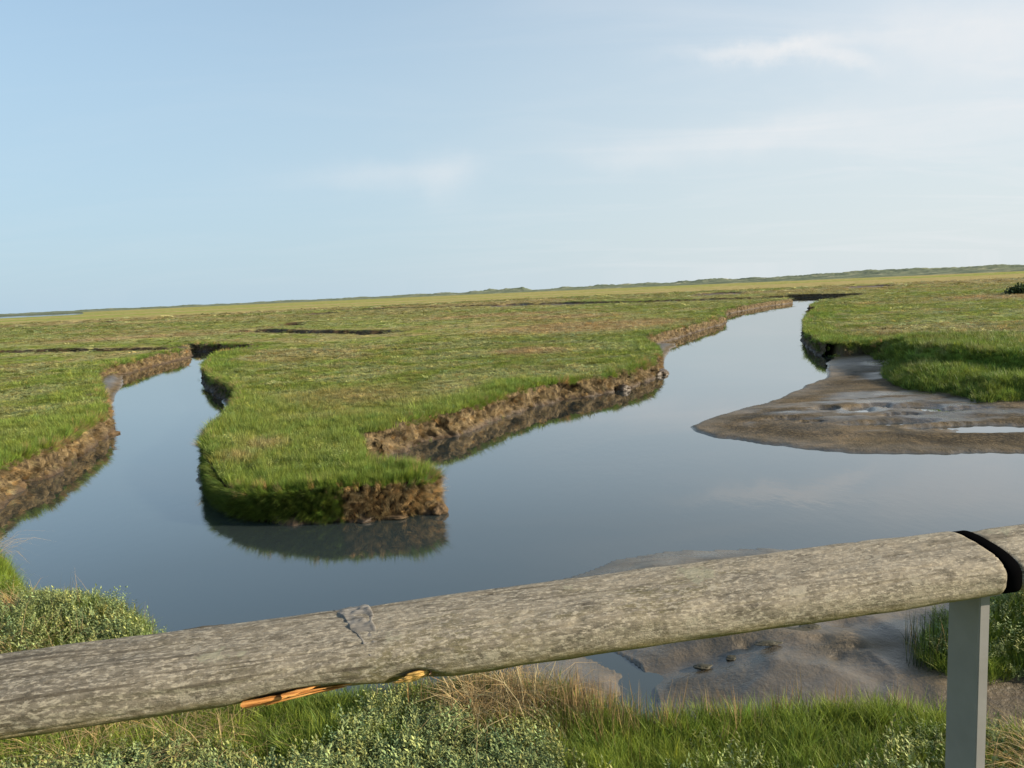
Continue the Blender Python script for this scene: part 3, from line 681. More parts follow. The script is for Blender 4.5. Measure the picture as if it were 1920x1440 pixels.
def scatter(name, coll, pts, rot, scl, tint, label):
    n = len(pts)
    me = bpy.data.meshes.new(name); me.vertices.add(n); me.vertices.foreach_set('co', np.asarray(pts, np.float32).ravel())
    def at_(k, t, f, v):
        a = me.attributes.new(k, t, 'POINT'); a.data.foreach_set(f, np.asarray(v).ravel())
    at_('rot', 'FLOAT_VECTOR', 'vector', rot.astype(np.float32)); at_('scl', 'FLOAT_VECTOR', 'vector', scl.astype(np.float32))
    at_('pick', 'INT', 'value', rng.integers(0, len(coll.objects), n).astype(np.int32))
    at_('tint', 'FLOAT_COLOR', 'color', np.concatenate([tint, np.ones((n, 1))], 1).astype(np.float32))
    o = bpy.data.objects.new(name, me); COL.objects.link(o)
    ng = bpy.data.node_groups.new(name, 'GeometryNodeTree')
    ng.interface.new_socket('Geometry', in_out='INPUT', socket_type='NodeSocketGeometry'); ng.interface.new_socket('Geometry', in_out='OUTPUT', socket_type='NodeSocketGeometry')
    nd = ng.nodes.new; gi = nd('NodeGroupInput'); go = nd('NodeGroupOutput'); ip = nd('GeometryNodeInstanceOnPoints'); ci = nd('GeometryNodeCollectionInfo')
    ci.inputs['Collection'].default_value = coll; ci.inputs['Separate Children'].default_value = True; ci.inputs['Reset Children'].default_value = True
    def na(k, t):
        a = nd('GeometryNodeInputNamedAttribute'); a.data_type = t; a.inputs['Name'].default_value = k; return a.outputs['Attribute']
    l = ng.links.new
    e2r = nd('FunctionNodeEulerToRotation'); l(na('rot', 'FLOAT_VECTOR'), e2r.inputs[0])
    l(gi.outputs[0], ip.inputs['Points']); l(ci.outputs[0], ip.inputs['Instance']); ip.inputs['Pick Instance'].default_value = True
    l(na('pick', 'INT'), ip.inputs['Instance Index']); l(e2r.outputs[0], ip.inputs['Rotation']); l(na('scl', 'FLOAT_VECTOR'), ip.inputs['Scale'])
    l(ip.outputs[0], go.inputs[0])
    md = o.modifiers.new('scatter', 'NODES'); md.node_group = ng
    tag(o, label, None, 'stuff'); return o
def sample_log(n, r0, r1, a=43):
    th = rng.uniform(R(-a), R(a), n); r = np.exp(rng.uniform(math.log(r0), math.log(r1), n))
    return r*np.sin(th), r*np.cos(th), r
def sample_area(n, r0, r1, a=50):
    th = rng.uniform(R(-a), R(a), n); r = np.sqrt(rng.uniform(r0**2, r1**2, n))
    return r*np.sin(th), r*np.cos(th), r
def rots(n, tilt=.25):
    return np.stack([rng.normal(0, tilt, n), rng.normal(0, tilt, n), rng.uniform(0, 6.283, n)], 1)
def vary(c, amt=.22):
    n = len(c); v = np.exp(rng.normal(0, amt, n))[:, None]; h = rng.normal(0, .07, (n, 1))
    return np.clip(c*v*np.concatenate([1+h*1.6, 1+h*.3, 1-h], 1), .005, .9)

# ---- foreground bank (2.5 - 9.5 m)
def near_fields(x, y):
    """which plant grows where on the near bank"""
    p = fbm2(x*.8+4, y*.8, 3, 81)
    # purslane belt along the bottom of the picture and on the left knoll
    d_edge = look(T_land, x, y)
    purs = (1-.75*sstep(.7, 1.4, x))*sstep(.40, .55, p+.30*sstep(.7, 1.6, d_edge)-.06)
    k1 = np.hypot((x-at(150, 1165, .6)[0])/1.0, (y-at(150, 1165, .6)[1])/.55); purs = np.where(k1 < 4, sstep(1.9, 1.2, k1)*sstep(.22, .50, d_edge)*.46, purs)
    dry = sstep(.56, .70, fbm2(x*1.1+14, y*1.1, 3, 82))
    a = at(1180, 1310, .6); dry = np.minimum(dry, .25+.75*sstep(.6, 1.3, np.hypot((x-a[0])/.95, (y-a[1])/.5)))
    a = at(960, 1275, .5); dry = np.minimum(dry, .25+.75*sstep(.6, 1.3, np.hypot((x-a[0])/.7, (y-a[1])/.35)))
    a = at(250, 1390, .6); dry = np.maximum(dry, .8*sstep(1.3, .5, np.hypot((x-a[0])/.75, (y-a[1])/.4)))
    dry = np.where(k1 < 4.5, dry*.25, dry)
    return purs, dry, d_edge
x, y, r = sample_area(85000, 2.4, 10.4, 52)
ok = landmask(x, y) > 0; x, y, r = x[ok], y[ok], r[ok]
purs, dry, de = near_fields(x, y); u = rng.uniform(0, 1, len(x)); z = height(x, y)
def emit(name, coll, m, sc, tint, label, tilt=.22, zf=1.0, dz=-.01):
    n = int(m.sum()); s = sc*np.clip(np.exp(rng.normal(0, .18, n)), .6, 1.35)
    p = np.stack([x[m], y[m], z[m]+dz], 1)
    return scatter(name, coll, p, rots(n, tilt), np.stack([s, s, s*zf], 1), vary(tint[m] if tint.ndim == 2 else np.tile(tint, (n, 1))), label)
gcol = np.array((.165, .235, .036))*(.55+.9*fbm2(x*1.5, y*1.5, 3, 84))[:, None]+np.array((.02, .012, .0))*(fbm2(x*.7, y*.7, 2, 85))[:, None]
is_p = u < purs*.92
is_d = (~is_p) & (u > .4) & (look(T_isle, x, y) < -.1) & (rng.uniform(0, 1, len(x)) < dry*.8)
wz = np.maximum(*[sstep(1.3, .4, np.hypot((x-at(qx, qy, qz)[0])/qa, (y-at(qx, qy, qz)[1])/qb)) for qx, qy, qz, qa, qb in ((1200, 1305, .6, 1.5, .5), (960, 1275, .5, 1.1, .4))])
is_g = ~is_p & ~is_d & (rng.uniform(0, 1, len(x)) > .55*wz)
emit('grass', C_GRASS, is_g, .64, gcol, 'long fresh green grass on the near creek bank below the railing', .25)
emit('ground_cover', C_PURS, is_p & (rng.uniform(0, 1, len(x)) < .85), 1.05, np.array((.215, .26, .10)), 'grey-green small-leaved ground cover on the near creek bank', .25)
emit('dry_grass', C_STRAW, is_d, 1.0, np.array((.36, .265, .13)), 'tangled straw-coloured dead grass lying in the near bank turf', .2)
# dead reed stems along the brink
x, y, r = sample_area(26000, 3.5, 8.5, 45)
de = look(T_land, x, y); a1 = at(1200, 1305, .6); a2 = at(940, 1275, .5)
w = np.maximum(sstep(1.3, .4, np.hypot((x-a1[0])/1.5, (y-a1[1])/.5)), sstep(1.3, .4, np.hypot((x-a2[0])/1.1, (y-a2[1])/.4)))
ok = (landmask(x, y) > -.12) & (rng.uniform(0, 1, len(x)) < w*.42+.014*((de < .9) & (de > -.2))); x, y = x[ok], y[ok]; z = height(x, y)
emit('dead_stems', C_REED, np.ones(len(x), bool), .82, np.array((.215, .155, .080)), 'brown dead stems standing along the brink of the near bank', .15, 1.05)

# ---- middle marsh (8 - 45 m) and far marsh (45 - 230 m)
def marsh(n, r0, r1, k, hcap, nm, seed, a=43):
    global x, y, z
    x, y, r = sample_log(n, r0, r1, a)
    lm = landmask(x, y); ok = (lm > .0) & (r > 10.3) if r0 < 20 else (lm > .0)
    x, y, r, lm = x[ok], y[ok], r[ok], lm[ok]
    z = surface(x, y); g, gr_, dry, lime, soft, n4, n2 = veg(x, y); c = vegcol(x, y)
    L = look(T_land, x, y)
    tall = np.clip(.03+.11*np.maximum(np.maximum(g*.8, soft), lime*.5)+.05*n4+.02*dry, 0, hcap)*np.exp(rng.normal(0, .25, len(x)))
    tall = tall*np.where(look(T_chan, x, y) < .16*r, .35, 1)
    tall = tall*np.where(L < .25, 1.0, 1)
    sz = k*r*np.exp(rng.normal(0, .2, len(x)))
    u = rng.uniform(0, 1, len(x)); isp = (u < gr_*.55*(1-soft))
    for m, cc, nme, lab in ((~isp, C_MID, 'grass', 'green and straw-coloured marsh turf '+nm), (isp, C_MIDP, 'ground_cover', 'pale grey-green low marsh plants '+nm)):
        p = np.stack([x[m], y[m], z[m]-.015], 1); nn = len(p)
        col = vary(c[m], .25)
        if cc is C_MIDP: col = vary(c[m]*.6+G_GREY*.5, .25)
        rt = rots(nn, .12)
        scatter(nme, cc, p, rt, np.stack([sz[m], sz[m], tall[m]*(1.15 if cc is C_MID else 1.3)], 1), col, lab)
marsh(120000, 9.0, 45, .0115, .25, 'between the creek arms', 1)
marsh(80000, 45, 250, .0095, .25, 'spreading towards the dunes', 2)

# grass hanging over the broken edges and straw on the bank faces
def fringe(n, r0, r1):
    global x, y, z
    x, y, r = sample_log(n, r0, r1, 43)
    L = look(T_land, x, y); ok = (L > -.02) & (L < .16+.004*r) & (look(T_chan, x, y) > .2) & (softness(x, y) < .5) & (y > 10.3); x, y, r, L = x[ok], y[ok], r[ok], L[ok]
    gap = fbm2(x*.9+31, y*.9, 3, 93); kp_ = rng.uniform(0, 1, len(x)) < sstep(.30, .52, gap)*.9+.1; x, y, r, L, gap = x[kp_], y[kp_], r[kp_], L[kp_], gap[kp_]
    e = .05; gx = look(T_land, x+e, y)-look(T_land, x-e, y); gy = look(T_land, x, y+e)-look(T_land, x, y-e)
    nl = np.hypot(gx, gy)+1e-6; ox, oy = -gx/nl, -gy/nl
    z = top_h(x, y)-.01-.05*(L < .05)
    n = len(x)
    az = np.arctan2(oy, ox)
    tl = rng.uniform(.4, 1.25, n)*sstep(.18, .0, L)+.15
    rot = np.stack([np.zeros(n), tl, az], 1)     # tips lean out over the water
    c = vary(G_BRIGHT*np.ones((n, 1))*.7+vegcol(x, y)*.3, .22); dm = rng.uniform(0, 1, n) < .22; c[dm] = vary(np.tile(np.array((.33, .24, .11)), (dm.sum(), 1)))
    s = np.clip(.008*r, .09, .5)
    hh = rng.uniform(.08, .20, n)*(.6+1.1*sstep(.35, .65, gap))
    scatter('grass', C_MID, np.stack([x+ox*.03, y+oy*.03, z], 1), rot, np.stack([s*.8, s*.8, hh], 1), c, 'bright grass overhanging the broken creek edges')
fringe(160000, 9, 90)
def face_growth(n, r0, r1):
    global x, y, z
    x, y, r = sample_log(n, r0, r1, 43)
    x = np.concatenate([x, rng.uniform(-6.2, -.6, 26000)]); y = np.concatenate([y, rng.uniform(10.3, 14, 26000)]); r = np.hypot(x, y)
    L = look(T_land, x, y); ok = (L > -.16) & (L < .14) & (look(T_chan, x, y) > .2) & (softness(x, y) < .6) & (y > 10.3); x, y, r, L = x[ok], y[ok], r[ok], L[ok]
    e = .06; gx = look(T_land, x+e, y)-look(T_land, x-e, y); gy = look(T_land, x, y+e)-look(T_land, x, y-e)
    nl = np.hypot(gx, gy)+1e-6; ox, oy = -gx/nl, -gy/nl
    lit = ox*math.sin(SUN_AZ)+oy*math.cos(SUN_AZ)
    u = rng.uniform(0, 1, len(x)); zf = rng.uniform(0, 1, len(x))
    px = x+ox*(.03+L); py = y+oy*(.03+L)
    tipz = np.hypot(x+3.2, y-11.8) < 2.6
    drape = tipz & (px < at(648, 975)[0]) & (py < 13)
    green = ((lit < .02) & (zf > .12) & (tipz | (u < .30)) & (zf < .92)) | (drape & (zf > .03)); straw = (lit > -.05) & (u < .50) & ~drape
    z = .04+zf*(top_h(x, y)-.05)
    for m, c0, lab, nme, coll, hh in ((green, G_BRIGHT*.55, 'grass growing down the shaded creek bank faces', 'grass', C_MID, (.07, .17)), (straw, np.array((.27, .20, .10)), 'dead grass and roots hanging from the broken bank faces', 'dry_grass', C_MID, (.10, .24))):  # grass tint darkened: the bank's shade is put into the colour
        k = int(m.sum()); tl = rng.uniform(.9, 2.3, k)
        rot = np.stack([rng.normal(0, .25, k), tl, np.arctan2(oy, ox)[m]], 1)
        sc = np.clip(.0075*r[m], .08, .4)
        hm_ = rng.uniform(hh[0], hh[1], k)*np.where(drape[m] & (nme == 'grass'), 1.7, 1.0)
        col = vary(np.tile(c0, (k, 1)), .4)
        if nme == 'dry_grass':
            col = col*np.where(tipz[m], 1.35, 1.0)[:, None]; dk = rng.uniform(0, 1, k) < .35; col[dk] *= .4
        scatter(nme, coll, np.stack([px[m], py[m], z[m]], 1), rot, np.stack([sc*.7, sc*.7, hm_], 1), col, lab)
face_growth(140000, 9, 90)

# ------------------------------------------------------------------ single plants and clods that can be pointed at
def lump(name, p, size, seed, material, parent=None, flat=.6):
    import bmesh
    bm = bmesh.new(); bmesh.ops.create_icosphere(bm, subdivisions=4, radius=1)
    V = np.array([v.co[:] for v in bm.verts]); Fc = np.array([[v.index for v in f.verts] for f in bm.faces]); bm.free()
    d = 1+(fbm3(V[:, 0]*1.3+seed, V[:, 1]*1.3, V[:, 2]*1.3, 4, seed)-.5)*1.1+(fbm3(V[:, 0]*4+seed, V[:, 1]*4, V[:, 2]*4, 2, seed+3)-.5)*.35
    V = V*d[:, None]*np.array(size)[None, :]
    o = mesh_np(name, V, Fc, material, parent=parent); o.location = p
    return o
M_CLOD = mat_plain('wet_dark_soil', (.055, .040, .026), .5, .4, 0, .5, 14, .03)
M_CLOD2 = mat_plain('brown_soil', (.085, .058, .032), .85, .2, 0, .55, 14, .03)
def clod(px, py, size, mtl, label, seed, zc=0.02):
    p = at(px, py, zc); o = lump('mud_clod', (p[0], p[1], zc), size, seed, mtl); o.rotation_euler[2] = seed
    tag(o, label, 'mud clod', group='fallen lumps of bank soil')
clod(1238, 700, (.42, .30, .15), M_CLOD, 'dark clod jutting into the water at the outer corner of the long lit bank', 1, .04)
clod(822, 957, (.14, .12, .09), M_CLOD2, 'round brown clod at the water foot of the blunt grassy tip', 2, .03)
clod(738, 968, (.20, .12, .045), M_CLOD2, 'low tawny lump at the water under the middle of the grassy tip', 3, .02)
clod(690, 973, (.18, .10, .05), M_CLOD, 'dark flat lump at the water left of the tawny lump below the tip', 4, .02)
clod(35, 913, (.16, .14, .10), M_CLOD2, 'pale brown clod at the foot of the left-hand bank', 5, .04)
clod(206, 812, (.20, .18, .08), M_CLOD2, 'brown clod at the bulge of the left-hand bank where the creek widens', 6, .03)
clod(1166, 729, (.30, .24, .14), M_CLOD, 'dark lump at the foot of the long lit bank near its outer end', 8, .04)
# weed and clods stranded on the near mudflat
for i, (px, py, sx, sy, lb) in enumerate([(1484, 1183, .16, .06, 'largest dark green weed clump beyond the rail on the grey mudflat'), (1521, 1176, .08, .05, 'small brown weed lump at the right end of the weed row on the mudflat'),
        (1520, 1163, .035, .03, 'tiny black scrap farthest up the mudflat behind the weed row'), (1440, 1206, .10, .04, 'flat weed scrap left of the mud hollows on the mudflat'), (1373, 1234, .05, .035, 'small dark scrap lying on the smooth wet mud'),
        (1318, 1251, .07, .045, 'dark lump on the mud next to the dead stems')]):
    z0 = float(height(np.array([at(px, py, .12)[0]]), np.array([at(px, py, .12)[1]]))[0]); p = at(px, py, z0)
    o = lump('seaweed_clump', (p[0], p[1], z0+.003), (sx*1.1, sy, .012), 40+i, mat_plain('seaweed', (.038, .034, .018), .6, .4, 0, .5, 40, .01)); tag(o, lb, 'seaweed', group='weed stranded on the mudflat')
def plant(name, mb_list, px, py, z, label, cat, group=None, rot=0):
    p = at(px, py, z)
    e = bpy.data.objects.new(name, None); COL.objects.link(e); e.location = (p[0], p[1], float(height(np.array([p[0]]), np.array([p[1]]))[0])-.01); e.rotation_euler[2] = rot
    tag(e, label, cat, group=group)
    for nm, mb, mt in mb_list: mb.build(nm, mt, e)
    return e
M_LG = mat_leaf('tussock_green', .3, .55, .25, base=(.10, .16, .030)); M_LDK = mat_leaf('rush_dark_green', .25, .55, .25, base=(.05, .07, .028)); M_LD = mat_leaf('tussock_straw', .2, .75, .15, base=(.28, .20, .095))
M_LP = mat_leaf('bush_leaf', .2, .6, .25, base=(.05, .08, .03))
plant('plant', [('stems', proto_reed(90, .22, .15, .38, .007), M_LDK), ('dead_stems', proto_reed(30, .24, .12, .34, .005), M_LD)], 1752, 1225, .15, 'dark upright rush clump at the mud edge left of the grey post', 'plant')
plant('plant', [('stems', proto_reed(60, .14, .1, .24, .006), M_LDK)], 1735, 1262, .08, 'low dark sprigs on the mud in front of the rush clump', 'plant')
plant('grass_tuft', [('blades', proto_reed(70, .13, .18, .34, .005), M_LD)], 1090, 1350, .6, 'dense straw-brown stem tuft in front of the long green grass', 'grass tuft')
plant('grass_tuft', [('blades', proto_straw(110, .20, .005), M_LD)], 385, 1375, .6, 'bent straw tussock under the left part of the rail', 'grass tuft')
plant('grass_tuft', [('blades', proto_straw(70, .14, .005), M_LD)], 1668, 1312, .6, 'dry tussock in green grass left of the grey post', 'grass tuft')
mb = MB(); 
for k_ in range(4): blade(mb, U(-.1, .1), U(-.02, .02), U(.2, .32), .004, U(0, 6), U(-.1, .2), .1, U(0, 1), 3)
plant('grass_stalk', [('stalks', mb, M_LD)], 735, 1165, .55, 'thin pale stalks rising above the rail beside the torn knot', 'stalk')
mb = MB()
for k_ in range(9): blade(mb, U(-.18, .18), U(-.05, .05), U(.2, .38), .0045, U(0, 6), U(-.1, .4), .15, U(0, 1), 3)
plant('grass_stalk', [('stalks', mb, M_LD)], 150, 1150, .6, 'bare reddish stalks standing on the left knoll', 'stalk')
mb = MB()
for _ in range(420):
    v = rng.normal(0, 1, 3); v /= np.linalg.norm(v); v[2] = abs(v[2]); q = v*np.array((1.6, 1.4, .8))*U(.45, 1.05)
    for _k in range(4): leaf(mb, q+rng.normal(0, .12, 3), rng.normal(0, 1, 3)+v, np.array((0, 0, 1.)), U(.22, .4), U(.14, .26), U(0, 1))
plant('shrub', [('foliage', mb, M_LP)], 1917, 551, TOP, 'lone dark green shrub on the far right of the marsh', 'shrub')

# ------------------------------------------------------------------ bridge railing
RD = Vector((math.sin(R(78.2)), math.cos(R(78.2)), 0)); 
rail = bpy.data.objects.new('bridge_railing', None); COL.objects.link(rail)
RAIL_DROP = .60                                       # flat top below the eye
RAIL_Y = 1.40
A0 = at_y(960, 1165, RAIL_Y); ANG = math.atan2(RD.y, RD.x)
rail.location = (A0.x, A0.y, HW-.6335); rail.rotation_euler[2] = ANG
tag(rail, 'weathered lichen-spotted timber handrail on a grey steel post above the creek', 'railing')
RW, RT = .18, .095                                   # width across, thickness
def section(nu):
    """rounded, slightly domed section: list of (across, up); across < 0 towards the viewer"""
    out = []
    a, b = RW/2, RT/2
    for i in range(nu):
        t = 2*math.pi*i/nu; c, s = math.cos(t), math.sin(t)
        e = 2/2.9
        x_ = a*math.copysign(abs(c)**e, c); z_ = b*math.copysign(abs(s)**e, s)
        z_ += (.10+.06*s)*x_             # top leans a little towards the viewer
        out.append((x_, z_))
    return np.array(out)
M_WOOD = mat_wood(); M_FRESH = mat_fresh(); M_FRESH2 = mat_fresh('rotted_yellow_wood', ((.14, .07, .02), (.52, .33, .10), (.78, .58, .26)))
M_GREY = mat_fresh('torn_grey_fibre', ((.085, .078, .066), (.155, .145, .128), (.25, .235, .21)))
M_RUB = mat_plain('black_rubber', (.0022, .0022, .0025), .95, .0, 0, .2, 60, .001)
M_STEEL = mat_plain('grey_painted_steel', (.205, .20, .20), .6, .3, 0, .28, 9, .0008)
def to_local(px, py, back):
    """local (s, z) of a point seen on the rail's vertical plane 'back' metres from its axis (negative is nearer)"""
    d = ray(px, py); o = Vector((0, 0, HW)); n = Vector((-math.sin(ANG), math.cos(ANG), 0))
    base = Vector(rail.location)+n*back; t = (base-o).dot(n)/d.dot(n); p = o+d*t-Vector(rail.location)
    return p.dot(RD), p.z
S_END = to_local(1893, 1085, -RW/2)[0]
W1 = to_local(545, 1290, -.06)[0]; W2 = to_local(772, 1255, -.06)[0]; KN = to_local(670, 1180, -.02)[0]
def beam(s0, s1, seed, wounds):
    ns = int((s1-s0)/.006); nu = 120; sec = section(nu); s = np.linspace(s0, s1, ns)
    Sg, Ug = np.meshgrid(s, np.arange(nu), indexing='ij'); Xa = sec[:, 0][None, :]+0*Sg; Za = sec[:, 1][None, :]+0*Sg
    rr = np.hypot(Xa, Za); nx, nz = Xa/rr, Za/rr
    d = (fbm3(Sg*3, Xa*14, Za*14, 3, seed)-.5)*.012+(fbm3(Sg*14, Xa*55, Za*55, 3, seed+4)-.5)*.0045+(fbm2(Sg*1.3, 0*Sg, 2, seed+8)-.5)*.010
    # long drying cracks
    cr = sstep(.024, .0, np.abs(fbm3(Sg*1.6, Xa*20, Za*20, 2, seed+6)-.5))*.003; d = d-cr
    for (c, l, xa, za, rad, dep) in wounds:            # hollows where the wood has broken out
        q = np.sqrt(((Sg-c)/l)**2+((Xa-xa)/rad)**2+((Za-za)/rad)**2); d = d-dep*sstep(1.15, .75, q+.35*(fbm3(Sg*20, Xa*40, Za*40, 2, seed+2)-.5))
    V = np.stack([Sg, Xa+nx*d, Za+nz*d], -1)
    # soften the sawn end faces
    for k_, e in ((0, .005), (1, .002), (-1, .005), (-2, .002)): V[k_, :, 1:] *= (1-e/.06)
    Fq = grid_faces(ns, nu)
    j = np.arange(nu); Fw = np.stack([(ns-1)*nu*0+np.repeat(np.arange(ns-1), 1)*nu+nu-1, np.arange(ns-1)*nu, (np.arange(ns-1)+1)*nu, (np.arange(ns-1)+1)*nu+nu-1], -1)
    Vf = V.reshape(-1, 3); c0 = len(Vf); Vf = np.concatenate([Vf, [[s0, 0, 0], [s1, 0, 0]]])
    F3 = np.concatenate([np.stack([np.full(nu, c0), (j+1) % nu, j], -1), np.stack([np.full(nu, c0+1), (ns-1)*nu+j, (ns-1)*nu+(j+1) % nu], -1)])
    return mesh_np('handrail_beam', Vf, [Fq[:, ::-1]*1, Fw[:, ::-1], F3], M_WOOD, parent=rail)
b1 = beam(-2.6, S_END, 301, [(W1+.03, .13, -.072, -.040, .028, .014), (W2, .055, -.076, -.034, .024, .012)])
b2 = beam(S_END+.034, S_END+2.6, 341, [])
b1['label'] = 'long lichen-covered beam with splintered underside and torn grey knot'; b2['label'] = 'next beam beyond the black joint'
# black joint strip that follows the section
sec = section(96); nrm = sec/np.hypot(sec[:, 0], sec[:, 1])[:, None]; sj = sec+nrm*.0015
V = []; 
for s_, q in ((S_END+.001, .97), (S_END+.004, 1.0), (S_END+.030, 1.0), (S_END+.033, .97)): V += [(s_, a*q, b_*q) for a, b_ in sj]
V += [(S_END+.0015, 0, 0), (S_END+.033, 0, 0)]; V = np.array(V); j = np.arange(96); F4 = np.concatenate([np.stack([k_*96+j, k_*96+(j+1) % 96, (k_+1)*96+(j+1) % 96, (k_+1)*96+j], -1) for k_ in range(3)])
F3 = np.concatenate([np.stack([np.full(96, 384), (j+1) % 96, j], -1), np.stack([np.full(96, 385), 288+j, 288+(j+1) % 96], -1)])
mesh_np('joint_strip', V, [F4, F3], M_RUB, parent=rail)
# splinters, rotted wound, broken knot, torn grey fibre
def sliver(pts, w, t, seed, blunt=False):
    """a long torn splinter: centre line pts (s, across, up), width and thickness profiles"""
    mb = MB(); n = len(pts); ring = 7; V = []
    for i, (s_, a, z_) in enumerate(pts):
        q = i/(n-1); f = (1-.97*q)**.7 if blunt else (math.sin(math.pi*min(.97, max(.04, q)))**.55)
        for k_ in range(ring):
            an = 6.283*k_/ring; V.append((s_+U(-.003, .003), a+math.cos(an)*w*f*U(.75, 1.2), z_+math.sin(an)*t*f*U(.75, 1.2)))
    mb.add(V, [(i*ring+k_, (i+1)*ring+k_, (i+1)*ring+(k_+1) % ring, i*ring+(k_+1) % ring) for i in range(n-1) for k_ in range(ring)])
    return mb
sp = MB()
def addm(dst, src):
    off = dst.n; dst.V += src.V; dst.K += src.K; dst.F3 += [f+off for f in src.F3]; dst.F4 += [f+off for f in src.F4]; dst.n += src.n
L_ = lambda a, b_, t: a+(b_-a)*t
s0, s1 = to_local(440, 1305, -.07)[0]-.02, to_local(660, 1285, -.07)[0]+.03
def sec_pt(th, off=0.0):
    c, s_ = math.cos(th), math.sin(th); e = 2/2.9
    a = RW/2*math.copysign(abs(c)**e, c); z_ = RT/2*math.copysign(abs(s_)**e, s_)+(.10+.06*s_)*RW/2*math.copysign(abs(c)**e, c); m = math.hypot(a, z_)
    return a+a/m*off, z_+z_/m*off
for k_ in range(6):
    e0 = s0+.03+.012*k_*(k_ % 2)+U(0, .008); e1 = s1-U(0, .03)-.015*k_; pts = []
    for t in range(11):
        q = t/10; a, z_ = sec_pt(R(250-10.5*k_)-.12*q, .0035*(1-q)-.005*q-.0005*k_); pts.append((L_(e0, e1, q), a, z_))
    addm(sp, sliver(pts, .0088, .0042, k_, True))
sp.build('splinter', M_FRESH, b1, smooth=False)['label'] = 'fresh orange splintered wood under the rail'
rw = MB(); c0, c1 = to_local(735, 1255, -.075)[0], to_local(800, 1246, -.075)[0]
for k_ in range(9):
    pts = []
    for t in range(8):
        q = t/7; a, z_ = sec_pt(R(230-5.2*k_), .0012-.006*q+U(-.0015, .0015)); pts.append((L_(c0+.006*abs(k_-4), c1, q), a, z_))
    addm(rw, sliver(pts, .0042, .0030, k_))
rw.build('rotten_patch', M_FRESH2, b1, smooth=False)['label'] = 'yellow rotted hollow on the lower front edge'
kp = to_local(806, 1252, -.08)
kb = MB(); addm(kb, sliver([(kp[0], -.056-.032*t/4, kp[1]-.002-.001*t) for t in range(5)], .0095, .0095, 0)); 
ko = kb.build('knot', mat_plain('knot_wood', (.42, .25, .17), .7, .2, 0, .3, 60, .002), b1); ko['label'] = 'pinkish broken knot stub'
# torn grey knot fibre draped over the top
nu_, nv_ = 26, 60; V = []
topi = [(a, b_) for a, b_ in section(400)]
front = sorted([p for p in topi if p[1] > -.010 and (p[0] < .072)], key=lambda p: math.atan2(p[1], p[0]) % (2*math.pi))
arc = np.array(front); al = np.concatenate([[0], np.cumsum(np.hypot(*np.diff(arc, axis=0).T))]); 
for i in range(nv_):
    t = i/(nv_-1); q = al[-1]*(.0+t*.86)
    a = np.interp(q, al, arc[:, 0]); b_ = np.interp(q, al, arc[:, 1]); m_ = math.hypot(a, b_)
    half = .032*(1-.70*t**1.3); mid = KN-.012+.040*t
    for k_ in range(nu_):
        u_ = k_/(nu_-1)*2-1; s_ = mid+u_*half*(1+.4*(noise2(np.array([t*9.]), np.array([math.copysign(3., u_)]), 8)[0]-.5)*abs(u_))
        hgt = .0008*(1-abs(u_)**3)+(.0055*(noise2(np.array([s_*90.]), np.array([t*14.]), 5)[0]-.5))+.004*max(0, 1-abs(u_-.8)/.25)*(1-t)
        hgt -= .0065*max(0, t-.55)**1.0*(1+1.6*noise2(np.array([u_*2.5]), np.array([t*4.]), 6)[0])
        if abs(u_) > .97 or i in (0, nv_-1): hgt = -.006
        V.append((s_, a+a/m_*hgt, b_+b_/m_*hgt))
tf = mesh_np('torn_fibre', np.array(V), grid_faces(nv_, nu_)[:, ::-1], M_GREY, parent=b1); tf['label'] = 'pale grey torn wood fibre at the knot on top of the beam'
# steel post: square tube, its cap plate under the beam
ps = to_local(1838, 1125, -.044)[0]+.013
import bmesh
def box_bev(name, c, d, bev, m, parent):
    bm = bmesh.new(); bmesh.ops.create_cube(bm, size=1)
    for v in bm.verts: v.co = Vector((c[0]+v.co.x*d[0], c[1]+v.co.y*d[1], c[2]+v.co.z*d[2]))
    bmesh.ops.bevel(bm, geom=[e for e in bm.edges], offset=bev, segments=3, affect='EDGES')
    me = bpy.data.meshes.new(name); bm.to_mesh(me); bm.free(); me.materials.append(m)
    o = bpy.data.objects.new(name, me); COL.objects.link(o); o.parent = parent; return o
zb = .35-rail.location.z
post = box_bev('post', (ps, .0, (zb-.052)/2), (.026, .088, -.052-zb), .002, M_STEEL, rail)
post['label'] = 'grey square steel post under the end of the beam'
pl = box_bev('mounting_plate', (ps, 0, -.0485), (.05, .12, .006), .001, M_STEEL, post)

# ------------------------------------------------------------------ light and sky
sd = bpy.data.lights.new('sun', 'SUN'); sun = bpy.data.objects.new('sun', sd); COL.objects.link(sun)
sd.energy = 4.6; sd.angle = R(.53); sd.color = (1.0, .86, .66)
dvec = Vector((math.sin(SUN_AZ)*math.cos(SUN_EL), math.cos(SUN_AZ)*math.cos(SUN_EL), math.sin(SUN_EL)))
sun.rotation_euler = dvec.to_track_quat('Z', 'Y').to_euler(); sun.location = dvec*50
W = bpy.data.worlds.new('World'); S.world = W; W.use_nodes = True; nt = W.node_tree
for n in list(nt.nodes): nt.nodes.remove(n)
def N(t, **k):
    n = nt.nodes.new('ShaderNode'+t)
    for a, v in k.items():
        if a.startswith('i_'): n.inputs[a[2:].replace('_', ' ')].default_value = v
        else: setattr(n, a, v)
    return n
L = nt.links.new
sky = N('TexSky', sky_type='NISHITA', sun_disc=False, sun_elevation=SUN_EL, sun_rotation=SUN_AZ, altitude=0, air_density=1.0, dust_density=.6, ozone_density=1.6)
tc = N('TexCoord'); D = tc.outputs['Generated']
sep = N('SeparateXYZ'); L(D, sep.inputs[0])
